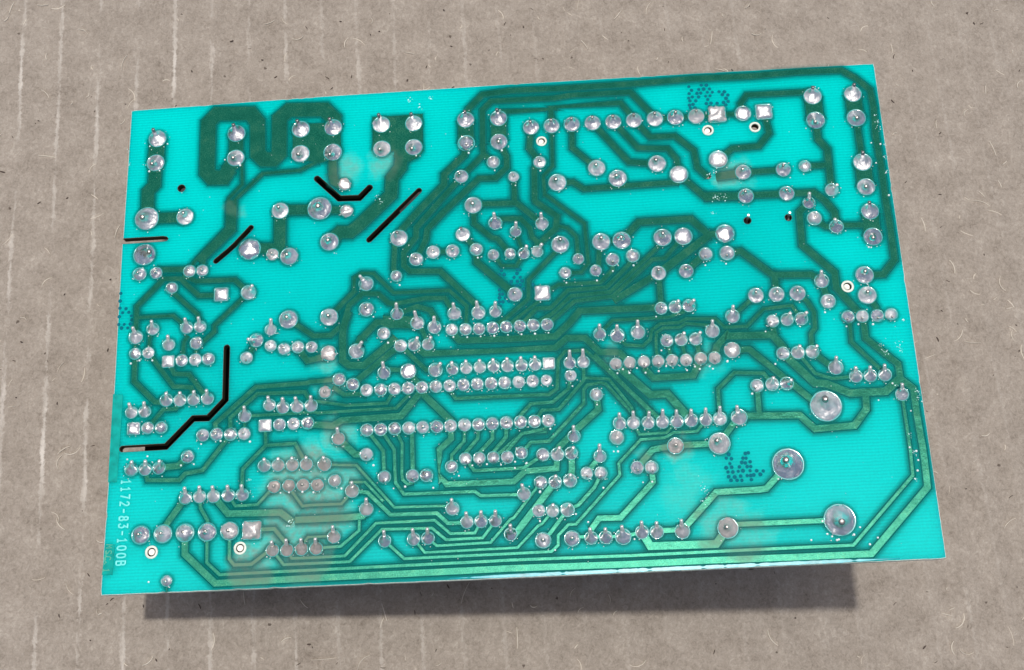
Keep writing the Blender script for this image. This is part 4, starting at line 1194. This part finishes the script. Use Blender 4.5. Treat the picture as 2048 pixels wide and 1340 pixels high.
# glossy strip added along the bottom edge to catch the glare; its upper face slopes a little to the edge
M_GLARE = m_simple('glare_strip_teal', (0.0, 0.38, 0.44), 0.24, var=0.3, scale=350, bump=0.00006, Specular_IOR_Level=0.16, Anisotropic=0.85, aniso=True)
def build_glare_strip(pts, w):
    P = [Vector(p) for p in pts]; vs_, fs = [], []; Q = []
    for a, b in zip(P, P[1:]):
        m = max(2, int((b - a).length / .35))
        Q += [a.lerp(b, k / m) for k in range(m)]
    Q.append(P[-1])
    for i, p in enumerate(Q):
        d = (Q[min(i + 1, len(Q) - 1)] - Q[max(i - 1, 0)]).normalized(); up = Vector((-d.y, d.x)); j = noise.noise((p.x * .9, p.y, 2)) * .28 + noise.noise((p.x * 3.1, p.y, 7)) * .2
        t = i / (len(Q) - 1); h = max(.03, w / 2 * (1 + j) * min(1, 7 * t, 7 * (1 - t)) * (1 if noise.noise((p.x * .55, 3, 1)) > -.32 else .45))
        for off, z in ((h + .05, 0.0), (h, .075), (-h, .072), (-h - .04, 0.0)): q = p + up * off; vs_.append((q.x * MM, q.y * MM, z * MM))
    for i in range(len(Q) - 1):
        for k in range(3): a = i * 4 + k; fs.append((a, a + 4, a + 5, a + 1))
    link_obj('glare_strip', mesh('glare_strip', vs_, fs, None, False), board, [M_GLARE])
for ln in GLARE_STRIP.strip().splitlines():
    v = nums(ln); build_glare_strip([(v[k], v[k + 1]) for k in range(1, len(v), 2)], v[0])
# ---------------------------------------------------------------- solder
def lathe(prof, R, zt, dx, dy, seed, lump, square=False, seg=20):
    """prof: (radius factor, height factor); leans towards (dx,dy) with height; returns verts, faces in mm"""
    vs_, fs = [], []
    for k, (rf, zf) in enumerate(prof):
        lean = zf ** 1.3
        for s in range(seg):
            a = math.tau * s / seg + .1
            r = R * rf
            if square:
                c, sn = abs(math.cos(a)), abs(math.sin(a)); q = 1 / max(c, sn); q = min(q, 1.32)
                r *= (q * rf + 1.0 * (1 - rf)) * .96
            nn = noise.noise((math.cos(a) * rf * 1.4 + seed * 3.1, math.sin(a) * rf * 1.4, zf * 1.3 + seed)) * lump
            n2 = noise.noise((math.cos(a) * 3.5 + seed * 1.7, math.sin(a) * 3.5 + seed, 5.0)) * lump * .5 * (1 if k < 4 else .4)
            r *= 1 + nn * .5 + n2
            vs_.append((dx * lean + r * math.cos(a), dy * lean + r * math.sin(a), zt * zf * (1 + nn * .8) + 0.02))
    for k in range(len(prof) - 1):
        for s in range(seg):
            a, b = k * seg + s, k * seg + (s + 1) % seg; fs.append((a, b, b + seg, a + seg))
    t = len(vs_); vs_.append((dx, dy, zt * prof[-1][1] + 0.02)); b = (len(prof) - 1) * seg
    for s in range(seg): fs.append((b + s, b + (s + 1) % seg, t))
    return vs_, fs
DOME = [(1, 0), (.975, .13), (.91, .31), (.79, .50), (.62, .68), (.44, .82), (.26, .93), (.10, .99)]
MENI = [(1, 0), (.97, .09), (.87, .21), (.73, .34), (.57, .46), (.42, .57), (.31, .66), (.25, .78), (.22, .94), (.12, 1)]
CONE = [(1, 0), (.96, .05), (.85, .12), (.70, .22), (.55, .33), (.42, .45), (.32, .58), (.25, .72), (.21, .95), (.13, 1.0)]
FLAT = [(1, 0), (.96, .22), (.87, .45), (.72, .66), (.54, .82), (.34, .93), (.15, .99)]
NAMES = {'c': 'solder_joint', 'f': 'flat_solder_joint', 'd': 'solder_dome', 's': 'square_solder_joint', 'p': 'soldered_pin'}
for i, ln in enumerate(PADS.strip().splitlines()):
    f = ln.split(); x, y, R = map(float, f[:3]); k = f[3][0]; dull = '*' in f[3]; zt, dx, dy = map(float, f[4:7])
    rnd = random.Random(i * 13 + 5); lump = rnd.uniform(.08, .24) * (1.7 if dull else 1); seg = 28 if R > 2 else 20
    rim = R
    Rs = R * (.93 if k in 'dp' else .97)
    pin = None
    if k == 'p':
        # concave fillet that runs up the wire; the wire itself goes on to the clipped end
        fh = .58 * zt; pr = .31
        prof = [(1, 0), (.95, .08), (.85, .19), (.70, .34), (.55, .50), (.42, .68), (max(.33, pr * 1.15 / Rs), .88), (max(.30, pr * 1.02 / Rs), 1.0)]
        vv, ff = lathe(prof, Rs, fh, dx * .60, dy * .60, i, lump, False, seg)
        pin = ((dx * .4, dy * .4, fh * .6), (dx, dy, zt), pr)
    elif k == 'c': vv, ff = lathe(CONE, Rs, zt, dx, dy, i, lump, False, seg)
    elif k == 'f': vv, ff = lathe(FLAT, Rs, zt, dx, dy, i, lump * 1.2, False, seg)
    elif k == 's': vv, ff = lathe(FLAT, Rs, zt, dx, dy, i, lump * 1.3, True, 32)
    else: vv, ff = lathe(DOME if rnd.random() < .45 else MENI, Rs, zt * rnd.uniform(.85, 1.1), dx + rnd.uniform(-.1, .1), dy + rnd.uniform(-.1, .1), i, lump, False, seg)
    mi = [0] * len(ff)
    # thin ring where the resist stops around the pad
    sg = 24 if k != 's' else 32
    b = len(vv)
    for s in range(sg):
        a = math.tau * s / sg + .1; q = 1.0
        if k == 's': q = min(1 / max(abs(math.cos(a)), abs(math.sin(a))), 1.36) * .97
        jit = 1 + .02 * noise.noise((math.cos(a) * 3 + i, math.sin(a) * 3, 1))
        for rr, z in ((R * .92, .05), (R * .99 * jit, .10), (R * 1.01 * jit, .09), (R * 1.035 * jit, .0)):
            vv.append((rr * q * math.cos(a), rr * q * math.sin(a), z + .001 * (i % 5)))
    for s in range(sg):
        a, c = b + s * 4, b + ((s + 1) % sg) * 4
        for t in range(3): ff.append((a + t, a + t + 1, c + t + 1, c + t)); mi.append(1)
    fringe = [1.0] * len(vv); b = len(vv)  # dark teal ring around the pad, fading outwards
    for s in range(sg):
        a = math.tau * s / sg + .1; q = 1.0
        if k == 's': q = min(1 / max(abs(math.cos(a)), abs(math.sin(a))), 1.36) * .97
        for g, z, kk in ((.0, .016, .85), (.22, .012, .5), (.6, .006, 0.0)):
            rr = R * 1.03 * q + g; vv.append((rr * math.cos(a), rr * math.sin(a), z + .0007 * (i % 9))); fringe.append(kk)
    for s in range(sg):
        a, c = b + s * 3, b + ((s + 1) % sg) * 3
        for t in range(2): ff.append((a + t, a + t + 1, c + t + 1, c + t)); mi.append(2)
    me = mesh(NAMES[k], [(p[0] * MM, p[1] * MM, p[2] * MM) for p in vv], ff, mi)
    me.attributes.new('fringe', 'FLOAT', 'POINT').data.foreach_set('value', fringe)
    o = link_obj(NAMES[k], me, board, [M_DULL if dull else M_SOL, M_RIM, M_FRINGE], None, (x * MM, y * MM, 0))
    if k in 'cd' and pin is None:
        nr = (.20 if k == 'c' else .17) * R; rn = rnd.uniform(.25, .5)
        pin = ((dx * .7, dy * .7, zt * .6), (dx * 1.12 + rnd.uniform(-.05, .05), dy * 1.12 + rnd.uniform(-.05, .05), zt * 1.0 + rn * nr * 3), nr)
    if pin:
        A, B, r = Vector(pin[0]), Vector(pin[1]), pin[2]; d = (B - A).normalized(); u = d.orthogonal().normalized(); w2 = d.cross(u); pv, pf = [], []
        for (t, rr) in ((0, r), (.93, r), (1.0, r * .72)):
            for s in range(10):
                a = math.tau * s / 10; q = A.lerp(B, t) + (u * math.cos(a) + w2 * math.sin(a)) * rr; pv.append(tuple(q * MM))
        for k2 in range(2):
            for s in range(10): a, c = k2 * 10 + s, k2 * 10 + (s + 1) % 10; pf.append((a, c, c + 10, a + 10))
        pf.append(tuple(range(20, 30)))
        link_obj('lead', mesh('lead', pv, pf), o, [M_PIN if k == 'p' else M_CLIP])
# ---------------------------------------------------------------- hole rims, pegs and leads in the open holes
def ring_mesh(name, r0, r1, z, n=28):
    vs_, fs = [], []
    for s in range(n):
        a = math.tau * s / n; j = 1 + .03 * noise.noise((math.cos(a) * 2, math.sin(a) * 2, r1))
        for rr, zz in ((r0, -.3), (r0, z * .8), (r0 + (r1 - r0) * .25, z), (r1 * j, z), (r1 * j + .06, 0)): vs_.append((rr * math.cos(a) * MM, rr * math.sin(a) * MM, zz * MM))
    for s in range(n):
        a, c = s * 5, ((s + 1) % n) * 5
        for t in range(4): fs.append((a + t, a + t + 1, c + t + 1, c + t))
    return mesh(name, vs_, fs)
def cyl(name, r, z0, z1, dx=0, dy=0, n=18, r1=None):
    vs_ = []; r1 = r if r1 is None else r1
    for z, ox, oy, rr in ((z0, 0, 0, r), (z1 - .1 * (z1 - z0), dx * .9, dy * .9, r1), (z1, dx, dy, r1 * .86)):
        for s in range(n): a = math.tau * s / n; vs_.append(((ox + rr * math.cos(a)) * MM, (oy + rr * math.sin(a)) * MM, z * MM))
    fs = [(k * n + s, k * n + (s + 1) % n, (k + 1) * n + (s + 1) % n, (k + 1) * n + s) for k in range(2) for s in range(n)] + [tuple(range(2 * n, 3 * n)), tuple(range(n))[::-1]]
    return mesh(name, vs_, fs, None, False)
for i, ln in enumerate(HOLES.strip().splitlines()):
    f = ln.split(); x, y, r = map(float, f[:3]); kd = f[3]; dx, dy = map(float, f[4:6])
    if kd == 'r':
        link_obj('hole_rim', ring_mesh('hole_rim', r * .97, r * 1.38, .08), board, [M_BARE], None, (x * MM, y * MM, 0))
        if i not in (5,):
            link_obj('locating_peg', cyl('locating_peg', r * .80, -9, -.35), board, [M_PLUG], None, ((x - .08) * MM, (y + .05) * MM, 0))
    if kd == 'p':
        link_obj('loose_lead', cyl('loose_lead', r * .42, -8, .9, dx, dy, 12), board, [M_PIN], None, (x * MM, y * MM, 0))
# ---------------------------------------------------------------- ink stamps of dots, lettering
for si, ln in enumerate(STAMPS.strip().splitlines()):
    vs_, fs = [], []
    for q, (x, y) in enumerate(pairs(ln)):
        b = len(vs_); r = .31 * (1 + .25 * noise.noise((x * 3, y * 3, 1))); z = .014 + .0015 * (q % 4); n = 9
        for s in range(n): a = math.tau * s / n; vs_.append(((x + r * math.cos(a)) * MM, (y + r * math.sin(a)) * MM, z * MM))
        for s in range(n): a = math.tau * s / n; vs_.append(((x + r * 1.1 * math.cos(a)) * MM, (y + r * 1.1 * math.sin(a)) * MM, 0))
        fs.append(tuple(range(b, b + n))); fs += [(b + n + s, b + n + (s + 1) % n, b + (s + 1) % n, b + s) for s in range(n)]
    link_obj('ink_stamp', mesh('ink_stamp', vs_, fs, None, False), board, [M_INK])
STROKES = {'1': ['.12 .78 .32 1 .32 0', '.1 0 .54 0'], '7': ['.05 1 .58 1 .24 0'], '2': ['.05 .76 .14 .95 .32 1 .5 .95 .58 .77 .5 .55 .05 0 .6 0'], '-': ['.05 .45 .55 .45'],
    '8': ['.32 .52 .12 .62 .08 .8 .18 .97 .46 .97 .56 .8 .52 .62 .32 .52 .1 .42 .04 .22 .14 .02 .5 .02 .6 .22 .54 .42 .32 .52'],
    '3': ['.06 1 .56 1 .3 .6 .5 .54 .59 .3 .48 .05 .3 0 .12 .04 .04 .2'], '0': ['.32 1 .12 .9 .04 .6 .04 .4 .12 .1 .32 0 .52 .1 .6 .4 .6 .6 .52 .9 .32 1'],
    'B': ['.06 0 .06 1 .4 1 .54 .9 .54 .64 .42 .54 .06 .54', '.42 .54 .58 .44 .6 .14 .46 0 .06 0'], 'M': ['.02 0 .06 1 .32 .42 .58 1 .62 0'],
    'S': ['.58 .86 .46 1 .16 1 .05 .82 .1 .62 .5 .42 .6 .22 .48 0 .16 0 .04 .16'], 'C': ['.6 .84 .46 1 .2 1 .05 .8 .04 .2 .18 0 .48 0 .6 .16']}
def lettering(name, text, a, b, cap, mat, stroke, adv, z):
    A, B, Cp = Vector(a), Vector(b), Vector(cap); d = (B - A); L = d.length; d.normalize()
    up = Vector((-d.y, d.x)); H = (Cp - A).dot(up)
    if H < 0: up = -up; H = -H
    step = L / adv; vs_, fs = [], []; cnt = 0
    for i, ch in enumerate(text):
        for st in STROKES.get(ch, []):
            v = nums(st); pts = [A + d * step * (i + v[k] * .95) + up * H * v[k + 1] for k in range(0, len(v), 2)]
            me = trace_mesh([(p.x, p.y) for p in pts], stroke, z + .001 * (cnt % 3)); cnt += 1
            o = len(vs_); vs_ += [tuple(q.co) for q in me.vertices]; fs += [tuple(o + t for t in p.vertices) for p in me.polygons]
            bpy.data.meshes.remove(me)
    return link_obj(name, mesh(name, vs_, fs, None, False), board, [mat])
t1 = pairs(TEXT1); lettering('part_number', '1172-83-100B', t1[0], t1[1], t1[2], M_LET, .20, 12, .03)
t2 = pairs(TEXT2); lettering('maker_mark', 'MSC 1', t2[0], t2[1], t2[2], M_LET2, .13, 5, .075)
def squiggle():
    a, b, c = (Vector(p) for p in t2); d = (b - a); up = (c - a) * .42; base = a - up * .05
    pts = [base + d * t + up * h for t, h in ((.22, .1), (.30, .9), (.36, .2), (.40, .9), (.45, .1), (.5, .5), (.54, .1), (.6, .9), (.64, .2), (.68, .1))]
    link_obj('maker_logo', trace_mesh([(p.x, p.y) for p in pts], .12, .08), board, [M_LET2])
squiggle()
# ---------------------------------------------------------------- scrapes in the resist, beads of flux
def scuffs():
    vs_, fs = [], []; r = random.Random(3)
    for ln in SCUFFS.strip().splitlines():
        x, y, R = nums(ln)
        for _ in range(int(4 + R * 6)):
            px, py = x + r.gauss(0, R * .5), y + r.gauss(0, R * .5); s = r.uniform(.04, .15); n = r.choice((4, 5, 6)); a0 = r.uniform(0, 6); b = len(vs_); st = r.uniform(.4, 1)
            for k in range(n): a = math.tau * k / n; q = s * r.uniform(.6, 1.3); u, v = q * math.cos(a), q * st * math.sin(a); vs_.append(((px + u * math.cos(a0) - v * math.sin(a0)) * MM, (py + u * math.sin(a0) + v * math.cos(a0)) * MM, (.105 + r.uniform(0, .01)) * MM))
            vs_.append((px * MM, py * MM, .14 * MM)); fs += [(b + k, b + (k + 1) % n, b + n) for k in range(n)]
    link_obj('scrape', mesh('scrape', vs_, fs, None, False), board, [M_SCUFF], 'stuff')
scuffs()
def beads():
    vs_, fs = [], []; r = random.Random(9)
    def bead(x, y, R, z=.03):
        b = len(vs_); n = 8
        for ph in (0, .5, 1.0):
            for s in range(n): a = math.tau * s / n; vs_.append(((x + R * math.cos(ph) * math.cos(a)) * MM, (y + R * math.cos(ph) * math.sin(a)) * MM, (z + R * math.sin(ph)) * MM))
        vs_.append((x * MM, y * MM, (z + R) * MM))
        for k in range(2):
            for s in range(n): a, c = b + k * n + s, b + k * n + (s + 1) % n; fs.append((a, c, c + n, a + n))
        for s in range(n): fs.append((b + 2 * n + s, b + 2 * n + (s + 1) % n, b + 3 * n))
    for ln in BALLS.strip().splitlines():
        x, y = nums(ln); bead(x, y, r.uniform(.15, .23))
    # finer sparkle beads around the joints
    for ln in PADS.strip().splitlines():
        f = ln.split(); x, y, R = map(float, f[:3])
        for _ in range(r.choice((1, 2, 3, 4))):
            a = r.uniform(0, math.tau) if r.random() < .4 else r.uniform(-2.6, -.5)
            q = R * r.uniform(1.05, 1.45); bead(x + q * math.cos(a), y + q * math.sin(a), r.uniform(.05, .11))
    for _ in range(260): bead(r.uniform(-70, 70), r.uniform(-45, 44), r.uniform(.03, .075), .02)
    link_obj('flux_bead', mesh('flux_bead', vs_, fs), board, [M_BALL], 'stuff')
beads()
# ---------------------------------------------------------------- parts on the other side, on which the board rests
k0 = math.tan(BOARD_TILT); h0 = BOARD_LOC[2] / math.cos(BOARD_TILT) / MM
def body(name, x0, x1, y0, y1, gap=0.0, top=0.0):
    def zb(x): return -(h0 + k0 * x) + gap
    vs_ = [(x0, y0, zb(x0)), (x1, y0, zb(x1)), (x1, y1, zb(x1)), (x0, y1, zb(x0))] + [(x0, y0, -TH - top), (x1, y0, -TH - top), (x1, y1, -TH - top), (x0, y1, -TH - top)]
    me = mesh(name, [(a * MM, b * MM, c * MM) for a, b, c in vs_], [(0, 3, 2, 1), (4, 5, 6, 7), (0, 1, 5, 4), (1, 2, 6, 5), (2, 3, 7, 6), (3, 0, 4, 7)], None, False)
    bm = bmesh.new(); bm.from_mesh(me); bmesh.ops.bevel(bm, geom=bm.edges[:], offset=.0006, segments=2, affect='EDGES'); bm.to_mesh(me); bm.free()
    link_obj(name, me, board, [M_BLACK])
for x0, x1, y0, y1 in ((-38, -23, 22.5, 33), (-28, -13, 13, 22), (-56.5, -46.5, 11, 22), (-68, -46, -24, -1)):
    body('component_block', x0, x1, y0, y1, 0.0, 3.0)
body('relay', -46, -30, -2, 10); body('transformer', 24, 52, -12, 20); body('capacitor', -8, 6, 12, 26, 6)
